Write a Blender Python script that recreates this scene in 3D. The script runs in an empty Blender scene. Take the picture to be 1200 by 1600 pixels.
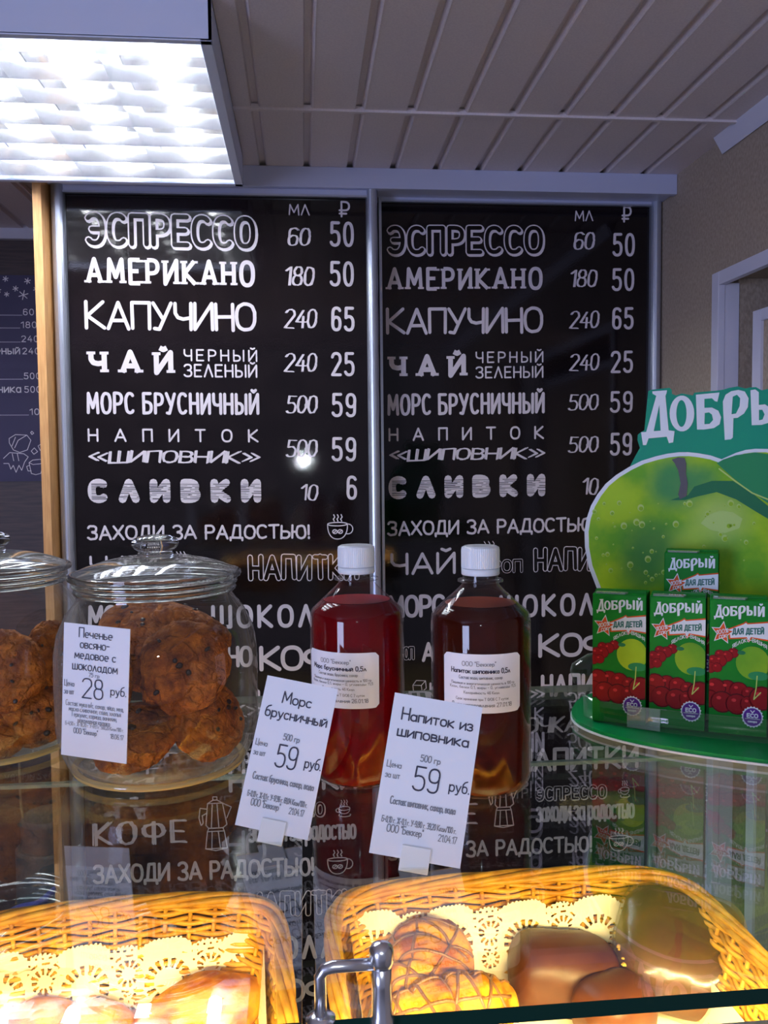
import bpy, math, random
from mathutils import Vector, Matrix, noise
from mathutils.geometry import tessellate_polygon
random.seed(7)
PI = math.pi
C = bpy.context.scene.collection
sc = bpy.context.scene

# ------------------------------------------------------------------ camera
F, YAW, PITCH, ROLL, CH = 1350.0, 0.0929, 0.0576, -0.0102, 1.55
_r = Vector((math.cos(YAW), -math.sin(YAW), 0))
_f = Vector((math.sin(YAW)*math.cos(PITCH), math.cos(YAW)*math.cos(PITCH), -math.sin(PITCH)))
_u = _r.cross(_f)
CR = _r*math.cos(ROLL) + _u*math.sin(ROLL)
CU = -_r*math.sin(ROLL) + _u*math.cos(ROLL)
CAM = Vector((0, 0, CH))
cd = bpy.data.cameras.new('camera')
cd.sensor_fit = 'VERTICAL'; cd.sensor_height = 36; cd.lens = 36*F/1600
cd.clip_start = 0.02
cam = bpy.data.objects.new('camera', cd); C.objects.link(cam)
M = Matrix((CR, CU, -_f)).transposed().to_4x4(); M.translation = CAM
cam.matrix_world = M
sc.camera = cam

def ray(px, py):
    return CR*((px-600)/F) + CU*((800-py)/F) + _f
def at(px, py, Y=None, h=None, X=None, pl=None):
    """real point of the room seen at a pixel, on the plane Y= / depth h below the lens / X= / (point, normal)"""
    d = ray(px, py)
    if Y is not None: t = Y/d.y
    elif h is not None: t = -h/d.z
    elif X is not None: t = X/d.x
    else: t = (pl[0]-CAM).dot(pl[1])/d.dot(pl[1])
    return CAM + d*t

# ------------------------------------------------------------------ world, lights, exposure
w = bpy.data.worlds.new('world'); sc.world = w; w.use_nodes = True
w.node_tree.nodes['Background'].inputs[0].default_value = (0.50, 0.50, 0.70, 1)
w.node_tree.nodes['Background'].inputs[1].default_value = 0.27
sc.view_settings.view_transform = 'Standard'; sc.view_settings.look = 'None'
sc.view_settings.gamma = 1; sc.view_settings.exposure = 0.28
sc.view_settings.use_curve_mapping = False
sc.cycles.use_denoising = True
sc.cycles.max_bounces = 16; sc.cycles.transparent_max_bounces = 32
sc.cycles.transmission_bounces = 10; sc.cycles.sample_clamp_indirect = 6

def light(name, kind, loc, power, col, **k):
    l = bpy.data.lights.new(name, kind); l.energy = power; l.color = col
    for a, b in k.items(): setattr(l, a, b)
    o = bpy.data.objects.new(name, l); C.objects.link(o); o.location = loc
    return o
# the phone's own lamp, a hand's width of glass beside the lens
light('phone_flash', 'POINT', (0.004, -0.004, CH+0.012), 2.4, (0.86, 0.92, 1.0), shadow_soft_size=0.004)
# daylight through the shop front behind the customer
o = light('shop_front_daylight', 'AREA', (-2.75, -2.2, 1.3), 60, (0.55, 0.62, 1.0), shape='RECTANGLE', size=1.1, size_y=1.5)
o.rotation_euler = (math.radians(90), 0, math.radians(-48))
FIXZ = 0.555
# strip lamp inside the case, under the front edge of the top pane
o = light('case_lamp_light', 'AREA', (0.00, 0.436, CH-0.322), 8.2, (1.0, 0.70, 0.26), shape='RECTANGLE', size=1.1, size_y=0.02)
o.rotation_euler = (math.radians(38), 0, math.radians(4)); o.data.spread = math.radians(104)

# ------------------------------------------------------------------ materials
def mat(name, col=(.8, .8, .8), rough=.5, metal=0, **k):
    m = bpy.data.materials.new(name); m.use_nodes = True
    p = m.node_tree.nodes['Principled BSDF']
    p.inputs['Base Color'].default_value = (*col, 1); p.inputs['Roughness'].default_value = rough
    p.inputs['Metallic'].default_value = metal
    for a, b in k.items():
        a = a.replace('_', ' ')
        if a in p.inputs: p.inputs[a].default_value = b
    return m
def N(m, t, **k):
    n = m.node_tree.nodes.new(t)
    for a, b in k.items():
        if hasattr(n, a): setattr(n, a, b)
        else: n.inputs[a].default_value = b
    return n
def L(m, a, ao, b, bi): m.node_tree.links.new(a.outputs[ao], b.inputs[bi])
def grain(m, c1, c2, scale=20, detail=6, stretch=(1, 1, 1), lo=.35, hi=.65, bump=0, bscale=None, dist=.002, vor=False, inp='Base Color'):
    """noise-mixed colour and optional relief"""
    p = m.node_tree.nodes['Principled BSDF']
    tc = N(m, 'ShaderNodeTexCoord'); mp = N(m, 'ShaderNodeMapping'); mp.inputs['Scale'].default_value = stretch
    L(m, tc, 'Object', mp, 'Vector')
    nz = N(m, 'ShaderNodeTexNoise'); nz.inputs['Scale'].default_value = scale; nz.inputs['Detail'].default_value = detail
    L(m, mp, 'Vector', nz, 'Vector')
    r = N(m, 'ShaderNodeValToRGB'); r.color_ramp.elements[0].position = lo; r.color_ramp.elements[1].position = hi
    r.color_ramp.elements[0].color = (*c1, 1); r.color_ramp.elements[1].color = (*c2, 1)
    L(m, nz, 'Fac', r, 'Fac'); L(m, r, 'Color', p, inp)
    if bump:
        b = N(m, 'ShaderNodeBump'); b.inputs['Strength'].default_value = bump; b.inputs['Distance'].default_value = dist
        if vor:
            v = N(m, 'ShaderNodeTexVoronoi', feature='DISTANCE_TO_EDGE'); v.inputs['Scale'].default_value = bscale or scale
            ad = N(m, 'ShaderNodeVectorMath', operation='ADD'); sc_ = N(m, 'ShaderNodeVectorMath', operation='SCALE'); sc_.inputs['Scale'].default_value = .02
            L(m, nz, 'Color', sc_, 0); L(m, mp, 'Vector', ad, 0); L(m, sc_, 0, ad, 1); L(m, ad, 0, v, 'Vector')
            mr = N(m, 'ShaderNodeMapRange'); mr.inputs['From Max'].default_value = .12
            L(m, v, 'Distance', mr, 'Value')
            mx = N(m, 'ShaderNodeMath', operation='ADD'); n2 = N(m, 'ShaderNodeTexNoise'); n2.inputs['Scale'].default_value = (bscale or scale)*5
            L(m, mp, 'Vector', n2, 'Vector'); L(m, mr, 0, mx, 0); L(m, n2, 'Fac', mx, 1); L(m, mx, 0, b, 'Height')
        else:
            n2 = N(m, 'ShaderNodeTexNoise'); n2.inputs['Scale'].default_value = bscale or scale; n2.inputs['Detail'].default_value = 4
            L(m, mp, 'Vector', n2, 'Vector'); L(m, n2, 'Fac', b, 'Height')
        L(m, b, 'Normal', p, 'Normal')
    return m
def pane_mat(name, tint=(.93, .97, .95), f0=.05, edge=None, rough=0.0, gain=1.0, bump=0):
    """thin clear glass: see-through plus Schlick reflection, optional milky edge tint"""
    m = bpy.data.materials.new(name); m.use_nodes = True; nt = m.node_tree; nt.nodes.clear()
    out = N(m, 'ShaderNodeOutputMaterial'); g = N(m, 'ShaderNodeNewGeometry')
    d = N(m, 'ShaderNodeVectorMath', operation='DOT_PRODUCT'); L(m, g, 'Normal', d, 0); L(m, g, 'Incoming', d, 1)
    a = N(m, 'ShaderNodeMath', operation='ABSOLUTE'); L(m, d, 'Value', a, 0)
    i = N(m, 'ShaderNodeMath', operation='SUBTRACT'); i.inputs[0].default_value = 1; L(m, a, 0, i, 1)
    pw = N(m, 'ShaderNodeMath', operation='POWER'); pw.inputs[1].default_value = 5; L(m, i, 0, pw, 0)
    ml = N(m, 'ShaderNodeMath', operation='MULTIPLY_ADD'); ml.inputs[1].default_value = (1-f0)*gain; ml.inputs[2].default_value = f0; ml.use_clamp = True
    L(m, pw, 0, ml, 0)
    t = N(m, 'ShaderNodeBsdfTransparent'); t.inputs[0].default_value = (*tint, 1)
    gl = N(m, 'ShaderNodeBsdfGlossy'); gl.inputs['Roughness'].default_value = rough; gl.inputs[0].default_value = (1, 1, 1, 1)
    if bump:
        tc = N(m, 'ShaderNodeTexCoord'); nz = N(m, 'ShaderNodeTexNoise'); nz.inputs['Scale'].default_value = 25
        L(m, tc, 'Object', nz, 'Vector'); b = N(m, 'ShaderNodeBump'); b.inputs['Strength'].default_value = bump; b.inputs['Distance'].default_value = .003
        L(m, nz, 'Fac', b, 'Height'); L(m, b, 'Normal', gl, 'Normal')
    s = N(m, 'ShaderNodeMixShader'); L(m, ml, 0, s, 0); base = t
    if edge:
        df = N(m, 'ShaderNodeBsdfDiffuse'); df.inputs[0].default_value = (*edge[0], 1)
        p3 = N(m, 'ShaderNodeMath', operation='POWER'); p3.inputs[1].default_value = edge[1]; L(m, i, 0, p3, 0)
        m3 = N(m, 'ShaderNodeMath', operation='MULTIPLY_ADD'); m3.inputs[1].default_value = edge[2]; m3.inputs[2].default_value = edge[3]; L(m, p3, 0, m3, 0)
        s0 = N(m, 'ShaderNodeMixShader'); L(m, m3, 0, s0, 0); L(m, t, 0, s0, 1); L(m, df, 0, s0, 2); base = s0
    L(m, base, 0, s, 1); L(m, gl, 0, s, 2); L(m, s, 0, out, 0)
    return m
def emis(name, col, st):
    m = bpy.data.materials.new(name); m.use_nodes = True; nt = m.node_tree; nt.nodes.clear()
    e = N(m, 'ShaderNodeEmission'); e.inputs[0].default_value = (*col, 1); e.inputs[1].default_value = st
    L(m, e, 0, N(m, 'ShaderNodeOutputMaterial'), 0); return m

MT = {}
MT['slat'] = grain(mat('ceiling_plastic', (.6, .55, .57), .45), (.66, .59, .64), (.72, .65, .69), 300, 2)
MT['wallpaper'] = grain(mat('beige_wallpaper', rough=.85), (.30, .24, .19), (.42, .34, .27), 260, 5, (1, 1, .5), bump=.5, bscale=380, dist=.001)
MT['darkwood'] = grain(mat('dark_wood', rough=.4), (.035, .018, .016), (.075, .04, .035), 14, 6, (1, 1, 12))
MT['oak'] = grain(mat('oak_panel', rough=.5), (.50, .24, .08), (.66, .36, .14), 30, 6, (8, 8, .6))
MT['alu'] = mat('brushed_aluminium', (.50, .54, .66), .33, .75)
MT['alufascia'] = mat('painted_aluminium', (.50, .54, .76), .45, .1)
MT['trim'] = mat('white_trim', (.62, .62, .76), .5)
MT['board'] = grain(mat('black_film', rough=.045, Specular_IOR_Level=.42), (.006, .004, .005), (.009, .006, .007), 20, bump=.09, bscale=300, dist=.0005)
MT['chalk'] = mat('chalk_white_print', (.72, .66, .72), .45)
MT['poster'] = mat('dark_poster', (.050, .042, .12), .5)
MT['posterprint'] = mat('pale_poster_print', (.95, .92, 1.0), .5)
MT['paper'] = mat('white_card', (.80, .84, .96), .55)
MT['ink'] = mat('dark_ink', (.03, .03, .07), .6)
MT['greyink'] = mat('grey_ink', (.20, .22, .28), .6)
MT['capwhite'] = mat('white_cap_plastic', (.78, .84, .92), .35)
MT['pane'] = pane_mat('clear_pane', f0=.06, gain=1.9)
MT['case_pane'] = pane_mat('case_glass', (.96, .98, .97), f0=.03, gain=.5)
MT['edge'] = mat('green_glass_edge', (.003, .026, .020), .35, Specular_IOR_Level=.25)
MT['edgelight'] = mat('pale_glass_edge', (.42, .55, .52), .25, Alpha=.75)
MT['jar'] = pane_mat('jar_glass', (.97, .98, .96), f0=.05, edge=((.52, .50, .46), 2.6, .55, .0), gain=.9)
MT['lidglass'] = pane_mat('lid_glass', (.93, .95, .93), f0=.08, edge=((.50, .52, .48), 1.5, .5, .06), gain=1.0, rough=.05, bump=.25)
MT['solidglass'] = mat('solid_glass', (.92, .97, .95), .02, Transmission_Weight=1.0, IOR=1.45)
MT['pet'] = pane_mat('bottle_plastic', (.95, .96, .97), f0=.035, edge=((.5, .42, .45), 4.0, .25, .0), gain=.6)
MT['chrome'] = mat('chrome', (.80, .82, .88), .24, 1.0)
MT['wicker'] = grain(mat('honey_wicker', rough=.42), (.56, .24, .018), (.84, .48, .05), 60, 4, (1, 1, 1))
MT['doily'] = mat('paper_lace', (.90, .87, .74), .8)
MT['cookie'] = grain(mat('oat_cookie', rough=.8), (.17, .034, .004), (.50, .145, .010), 75, 8, lo=.33, hi=.66, bump=.8, bscale=55, dist=.003, vor=True)
MT['chip'] = mat('chocolate_chip', (.025, .010, .008), .4)
MT['pastry'] = grain(mat('baked_pastry', rough=.8, Specular_IOR_Level=.1), (.34, .085, .004), (.68, .31, .018), 45, 7, (1, 1, 1.6), lo=.36, hi=.58, bump=.9, bscale=90, dist=.003)
MT['choc'] = grain(mat('milk_chocolate_icing', rough=.42, Specular_IOR_Level=.3), (.050, .013, .004), (.080, .024, .007), 30, bump=.4, bscale=22, dist=.003)
MT['drizzle'] = mat('brown_icing', (.19, .085, .035), .4)
MT['nut'] = mat('yellow_crumb', (.80, .50, .07), .7)
MT['film'] = pane_mat('clear_wrapping_film', (.95, .93, .90), f0=.03, edge=((.50, .36, .20), 3.0, .25, .05), gain=.5, rough=.2, bump=1.0)
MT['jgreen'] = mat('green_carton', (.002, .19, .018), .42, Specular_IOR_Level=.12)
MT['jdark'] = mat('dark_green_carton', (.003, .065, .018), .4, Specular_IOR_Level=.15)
MT['teal'] = mat('teal_green_board', (.003, .29, .19), .45, Specular_IOR_Level=.15)
MT['pgreen'] = mat('green_plastic', (.002, .20, .055), .3, Specular_IOR_Level=.15)
MT['pwhite'] = mat('white_print', (.66, .74, .84), .4)
MT['apple'] = grain(mat('printed_apple', rough=.45, Specular_IOR_Level=.15), (.10, .32, .02), (.36, .58, .02), 9, 5, lo=.32, hi=.62)
MT['applelight'] = mat('pale_apple_print', (.40, .60, .12), .45)
MT['appledark'] = mat('dark_apple_print', (.012, .16, .07), .45, Specular_IOR_Level=.15)
MT['leaf'] = mat('leaf_print', (.015, .24, .10), .45, Specular_IOR_Level=.15)
MT['stem'] = mat('stem_print', (.035, .028, .05), .45)
MT['cherrydark'] = mat('dark_cherry_print', (.07, .002, .006), .4, Specular_IOR_Level=.15)
MT['cherry'] = mat('cherry_print', (.22, .004, .010), .3, Specular_IOR_Level=.15)
MT['cherrylight'] = mat('cherry_gleam_print', (.55, .03, .04), .3, Specular_IOR_Level=.15)
MT['orange'] = mat('orange_print', (.62, .085, .012), .4, Specular_IOR_Level=.15)
MT['purple'] = mat('purple_print', (.10, .025, .28), .4, Specular_IOR_Level=.15)
MT['tealink'] = mat('teal_ink', (.005, .13, .12), .4)
MT['acrylic'] = pane_mat('clear_acrylic', (.96, .98, .97), f0=.05, edge=((.7, .75, .75), 3.0, .3, .0), gain=.8)
MT['pocket'] = pane_mat('milky_pocket', (.9, .95, .92), f0=.06, edge=((.55, .65, .60), 1.0, .1, .35), gain=1)
MT['redjuice'] = mat('cranberry_drink', (.13, .0003, .0025), .06, Specular_IOR_Level=.2, Transmission_Weight=.0, IOR=1.34)
MT['brownjuice'] = mat('rosehip_drink', (.042, .004, .001), .06, Specular_IOR_Level=.2, Transmission_Weight=.0, IOR=1.34)
MT['juicetop'] = mat('juice_surface', (.32, .002, .004), .3, Specular_IOR_Level=.1)
MT['brownjuicetop'] = mat('rosehip_surface', (.24, .030, .003), .3, Specular_IOR_Level=.1)
MT['thermos'] = mat('grey_teal_plastic', (.09, .13, .15), .5)
MT['cable'] = mat('beige_cable', (.32, .25, .15), .5)
MT['bluecloth'] = grain(mat('blue_cloth', rough=.9), (.03, .04, .28), (.06, .08, .42), 120)
MT['lampwhite'] = mat('white_enamel', (.70, .76, .98), .45)
MT['tube'] = emis('fluorescent_tube', (.93, .96, 1.0), 38)
MT['mirror'] = mat('louvre_aluminium', (.90, .92, .97), .15, .92)
MT['casetube'] = emis('warm_case_tube', (1.0, .72, .30), 5)
MT['black'] = mat('black_void', (.006, .006, .008), .8)
MT['grey'] = mat('grey_laminate', (.12, .12, .13), .5)
MT['floor'] = grain(mat('floor_tile', rough=.5), (.18, .16, .15), (.26, .24, .22), 8)

# ------------------------------------------------------------------ mesh builder
class B:
    def __init__(s): s.v = []; s.f = []
    def add(s, vs, fs):
        n = len(s.v); s.v += [tuple(x) for x in vs]; s.f += [tuple(i+n for i in f) for f in fs]; return s
    def box(s, a, b, R=None, o=None, bev=0):
        a = Vector(a); b = Vector(b)
        vs = [Vector((x, y, z)) for x in (a.x, b.x) for y in (a.y, b.y) for z in (a.z, b.z)]
        if R is not None: vs = [o + R @ v for v in vs]
        return s.add(vs, [(0, 1, 3, 2), (4, 6, 7, 5), (0, 4, 5, 1), (2, 3, 7, 6), (0, 2, 6, 4), (1, 5, 7, 3)])
    def hexa(s, q, off):
        """quad q (4 points) given thickness by vector off"""
        q = [Vector(p) for p in q]
        return s.add(q + [p+off for p in q], [(3, 2, 1, 0), (4, 5, 6, 7), (0, 1, 5, 4), (1, 2, 6, 5), (2, 3, 7, 6), (3, 0, 4, 7)])
    def tube(s, pts, r, n=6, closed=False, cap=True, flat=None):
        pts = [Vector(p) for p in pts]; m = len(pts); vs = []; fs = []
        rr = r if isinstance(r, (list, tuple)) else [r]*m
        up = None
        for i in range(m):
            t = (pts[(i+1) % m]-pts[i-1]) if closed else (pts[min(i+1, m-1)]-pts[max(i-1, 0)])
            if t.length < 1e-9: t = Vector((0, 0, 1))
            t.normalize()
            if up is None:
                up = t.orthogonal().normalized() if flat is None else (Vector(flat)-t*t.dot(Vector(flat))).normalized()
            up = (up - t*up.dot(t))
            up = up.normalized() if up.length > 1e-6 else t.orthogonal().normalized()
            sd = t.cross(up)
            for k in range(n):
                a = 2*PI*k/n; vs.append(pts[i] + (up*math.cos(a)+sd*math.sin(a))*rr[i])
        for i in range(m if closed else m-1):
            j = (i+1) % m
            for k in range(n):
                l = (k+1) % n; fs.append((i*n+k, i*n+l, j*n+l, j*n+k))
        if cap and not closed: fs += [tuple(range(n))[::-1], tuple((m-1)*n+k for k in range(n))]
        return s.add(vs, fs)
    def lathe(s, prof, seg=48, o=(0, 0, 0), sx=1, sy=1, rot=0, closed=False):
        o = Vector(o); vs = []; fs = []; m = len(prof)
        for r, z in prof:
            for k in range(seg):
                a = 2*PI*k/seg; x = r*math.cos(a)*sx; y = r*math.sin(a)*sy
                vs.append(o + Vector((x*math.cos(rot)-y*math.sin(rot), x*math.sin(rot)+y*math.cos(rot), z)))
        for i in range(m if closed else m-1):
            j = (i+1) % m
            for k in range(seg):
                l = (k+1) % seg; fs.append((i*seg+k, i*seg+l, j*seg+l, j*seg+k))
        if not closed:
            if prof[0][0] > 1e-6: pass
        return s.add(vs, fs)
    def disc(s, o, r, seg=40, sx=1, sy=1):
        o = Vector(o)
        return s.add([o+Vector((r*sx*math.cos(2*PI*k/seg), r*sy*math.sin(2*PI*k/seg), 0)) for k in range(seg)], [tuple(range(seg))])
    def build(s, name, m, parent=None, smooth=False, bevel=0, bseg=2):
        me = bpy.data.meshes.new(name); me.from_pydata(s.v, [], s.f); me.validate(); me.update()
        if isinstance(m, str): m = MT[m]
        me.materials.append(m)
        if smooth:
            for p in me.polygons: p.use_smooth = True
        o = bpy.data.objects.new(name, me); C.objects.link(o)
        if parent: o.parent = parent
        if bevel:
            b = o.modifiers.new('bevel', 'BEVEL'); b.width = bevel; b.segments = bseg; b.limit_method = 'ANGLE'
        return o
def tag(o, label=None, cat=None, group=None, kind=None):
    if label: o['label'] = label
    if cat: o['category'] = cat
    if group: o['group'] = group
    if kind: o['kind'] = kind
    return o
def thing(name, label, cat, loc=(0, 0, 0), group=None):
    """Empty at the base; children are made in world space and keep their place"""
    o = bpy.data.objects.new(name, None); C.objects.link(o); o.empty_display_size = .02
    o.location = loc
    return tag(o, label, cat, group)
def under(root, objs):
    inv = Matrix.Translation(root.location).inverted()
    for o in objs:
        o.parent = root; o.matrix_parent_inverse = inv

# ------------------------------------------------------------------ hand-made stroke alphabet
def EL(cx, cy, rx, ry, a0, a1, n=14, p=2.4):
    out = []
    for i in range(n+1):
        a = math.radians(a0+(a1-a0)*i/n); c, s_ = math.cos(a), math.sin(a)
        out.append((cx+rx*math.copysign(abs(c)**(2/p), c), cy+ry*math.copysign(abs(s_)**(2/p), s_)))
    return out
def BW(x0, y0, y1, w, n=8):
    return [(x0, y1)] + EL(x0+.4*(w-x0), (y0+y1)/2, .6*(w-x0), (y1-y0)/2, 90, -90, n) + [(x0, y0)]
G = {
 'А': (.74, [[(0, 0), (.37, 1), (.74, 0)], [(.12, .32), (.62, .32)]]),
 'Б': (.62, [[(.56, 1), (0, 1), (0, 0)], BW(0, 0, .57, .62)]),
 'В': (.62, [[(0, 0), (0, 1)], BW(0, .53, 1, .56), BW(0, 0, .53, .62)]),
 'Г': (.5, [[(0, 0), (0, 1), (.5, 1)]]),
 'Д': (.8, [[(.14, .05), (.28, 1), (.66, 1), (.66, .05)], [(0, -.16), (0, .05), (.8, .05), (.8, -.16)]]),
 'Е': (.54, [[(.54, 1), (0, 1), (0, 0), (.54, 0)], [(0, .52), (.46, .52)]]),
 'Ж': (.9, [[(.45, 0), (.45, 1)], [(0, 1), (.45, .5), (0, 0)], [(.9, 1), (.45, .5), (.9, 0)]]),
 'З': (.58, [EL(.27, .76, .28, .24, 160, -90), EL(.27, .26, .31, .26, 90, -155)]),
 'И': (.64, [[(0, 1), (0, 0), (.64, 1), (.64, 0)]]),
 'Й': (.64, [[(0, 1), (0, 0), (.64, 1), (.64, 0)], [(.16, 1.22), (.32, 1.13), (.48, 1.22)]]),
 'К': (.64, [[(0, 0), (0, 1)], [(.6, 1), (.05, .48), (.64, 0)]]),
 'Л': (.66, [[(0, 0), (.33, 1), (.66, 0)]]),
 'М': (.8, [[(0, 0), (.06, 1), (.4, .25), (.74, 1), (.8, 0)]]),
 'Н': (.62, [[(0, 0), (0, 1)], [(.62, 0), (.62, 1)], [(0, .5), (.62, .5)]]),
 'О': (.68, [EL(.34, .5, .34, .5, 0, 360, 22)]),
 'П': (.62, [[(0, 0), (0, 1), (.62, 1), (.62, 0)]]),
 'Р': (.58, [[(0, 0), (0, 1)], BW(0, .44, 1, .58)]),
 'С': (.62, [EL(.34, .5, .34, .5, 48, 312, 18)]),
 'Т': (.66, [[(0, 1), (.66, 1)], [(.33, 1), (.33, 0)]]),
 'У': (.66, [[(0, 1), (.34, .4)], [(.66, 1), (.22, 0), (.04, .02)]]),
 'Ф': (.84, [[(.42, 0), (.42, 1)], EL(.42, .56, .42, .30, 0, 360, 22)]),
 'Х': (.66, [[(0, 0), (.66, 1)], [(0, 1), (.66, 0)]]),
 'Ц': (.68, [[(0, 1), (0, 0), (.6, 0), (.6, 1)], [(.6, 0), (.68, 0), (.68, -.16)]]),
 'Ч': (.58, [[(0, 1), (0, .62), (.1, .46), (.3, .41), (.58, .46)], [(.58, 1), (.58, 0)]]),
 'Ш': (.9, [[(0, 1), (0, 0), (.9, 0), (.9, 1)], [(.45, 1), (.45, 0)]]),
 'Щ': (.95, [[(0, 1), (0, 0), (.95, 0), (.95, -.16)], [(.88, 0), (.88, 1)], [(.44, 1), (.44, 0)]]),
 'Ы': (.82, [[(0, 1), (0, 0)], BW(0, 0, .52, .52), [(.82, 1), (.82, 0)]]),
 'Ь': (.56, [[(0, 1), (0, 0)], BW(0, 0, .52, .56)]),
 'Э': (.64, [EL(.3, .5, .34, .5, 132, -132, 18), [(.2, .5), (.64, .5)]]),
 'Ю': (.92, [[(0, 0), (0, 1)], [(0, .5), (.3, .5)], EL(.61, .5, .31, .5, 0, 360, 20)]),
 'Я': (.6, [[(.6, 0), (.6, 1)], [(.6, 1)]+[(.6-a, b) for a, b in EL(.24, .73, .36, .27, 90, -90, 8)]+[(.6, .46)], [(.3, .46), (0, 0)]]),
 '0': (.5, [EL(.25, .5, .25, .5, 0, 360, 20)]),
 '1': (.28, [[(0, .78), (.28, 1), (.28, 0)]]),
 '2': (.52, [EL(.26, .74, .26, .26, 165, -20, 10)+[(0, 0), (.52, 0)]]),
 '3': (.5, [EL(.23, .76, .25, .24, 160, -90), EL(.23, .26, .27, .26, 90, -155)]),
 '4': (.56, [[(.36, 1), (0, .34), (.56, .34)], [(.42, .62), (.42, 0)]]),
 '5': (.5, [[(.48, 1), (.06, 1), (.04, .56)]+EL(.23, .31, .27, .31, 118, -150, 12)]),
 '6': (.5, [EL(.27, .74, .24, .26, 30, 180, 8)+[(.02, .3)], EL(.25, .29, .24, .29, 0, 360, 18)]),
 '7': (.5, [[(0, 1), (.5, 1), (.16, 0)]]),
 '8': (.5, [EL(.25, .76, .21, .24, 0, 360, 16), EL(.25, .27, .25, .27, 0, 360, 16)]),
 '9': (.5, [EL(.23, .26, .24, .26, 210, 360, 8)+[(.48, .7)], EL(.25, .71, .24, .29, 0, 360, 18)]),
 '!': (.08, [[(.04, 1), (.04, .3)], [(.04, .04), (.04, 0)]]),
 '.': (.06, [[(.02, .03), (.04, 0)]]), ',': (.08, [[(.05, .05), (.0, -.12)]]), '-': (.36, [[(0, .42), (.36, .42)]]),
 '"': (.2, [[(.02, 1), (.02, .8)], [(.16, 1), (.16, .8)]]), ':': (.06, [[(.03, .05), (.03, 0)], [(.03, .6), (.03, .55)]]),
 '/': (.3, [[(0, 0), (.3, 1)]]), '%': (.6, [EL(.13, .8, .13, .18, 0, 360, 10), EL(.47, .2, .13, .18, 0, 360, 10), [(.1, 0), (.5, 1)]]),
 '«': (.8, [[(.4, .85), (0, .5), (.4, .15)], [(.8, .85), (.4, .5), (.8, .15)]]),
 '»': (.8, [[(0, .85), (.4, .5), (0, .15)], [(.4, .85), (.8, .5), (.4, .15)]]),
 '₽': (.6, [[(.12, 0), (.12, 1)], BW(.12, .42, 1, .6), [(0, .42), (.3, .42)], [(0, .2), (.42, .2)]]),
 '_': (.6, [[(0, 0), (.6, 0)]]),
 'C': (.62, [EL(.34, .5, .34, .5, 48, 312, 18)]), 'E': (.54, [[(.54, 1), (0, 1), (0, 0), (.54, 0)], [(0, .52), (.46, .52)]]),
 'O': (.68, [EL(.34, .5, .34, .5, 0, 360, 22)]),
 'а': (.5, [EL(.24, .25, .24, .25, 0, 360, 14), [(.48, .5), (.48, 0)]]),
 'е': (.5, [[(.02, .27), (.5, .27)]+EL(.26, .26, .24, .26, 10, 300, 14)]),
 'ё': (.5, [[(.02, .27), (.5, .27)]+EL(.26, .26, .24, .26, 10, 300, 14), [(.14, .68), (.14, .66)], [(.38, .68), (.38, .66)]]),
 'б': (.5, [EL(.25, .26, .24, .26, 0, 360, 14), [(.01, .3), (.06, .7), (.22, .88), (.46, .96)]]),
 'р': (.5, [[(0, .52), (0, -.24)], EL(.25, .26, .24, .26, 0, 360, 14)]),
 'с': (.44, [EL(.24, .26, .24, .26, 45, 315, 12)]),
 'у': (.48, [[(0, .52), (.24, .04)], [(.48, .52), (.18, -.2), (.02, -.22)]]),
 'ф': (.7, [[(.35, .9), (.35, -.24)], EL(.35, .26, .35, .24, 0, 360, 16)]),
}
for _c in 'вгджзийклмнопстухцчшщыьэюя':
    if _c not in G:
        _w, _st = G[_c.upper()]
        G[_c] = (_w*.74, [[(x*.74, y*.54) for x, y in s_] for s_ in _st])

def layout(text, gap=.22, space=.5):
    x = 0; out = []
    for ch in text:
        if ch == ' ': x += space; continue
        w_, st = G.get(ch, G['О'])
        for s_ in st: out.append([(a+x, b) for a, b in s_])
        x += w_+gap
    return out, max(x-gap, .01)
_lift = [0]
def lift():
    """each dab of ink lies a hair above the one before, so none are coplanar"""
    _lift[0] = (_lift[0]+1) % 41
    return _lift[0]*1.5e-6
def ribbon(b, P, pts, t, off, capn=8, butt=False):
    """thick stroke through 2-D pts; P(x, y, off) gives the 3-D point of the printed surface"""
    off0 = off
    for i in range(len(pts)-1):
        off = off0+lift()
        (x0, y0), (x1, y1) = pts[i], pts[i+1]; dx, dy = x1-x0, y1-y0; l = math.hypot(dx, dy)
        if l < 1e-7: continue
        nx, ny = -dy/l*t/2, dx/l*t/2
        b.add([P(x0+nx, y0+ny, off), P(x0-nx, y0-ny, off), P(x1-nx, y1-ny, off), P(x1+nx, y1+ny, off)], [(0, 1, 2, 3)])
    for i, (x, y) in enumerate(pts):
        if butt and i in (0, len(pts)-1): continue
        off = off0+lift()
        b.add([P(x+t/2*math.cos(2*PI*k/capn), y+t/2*math.sin(2*PI*k/capn), off) for k in range(capn)], [tuple(range(capn))])
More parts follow.
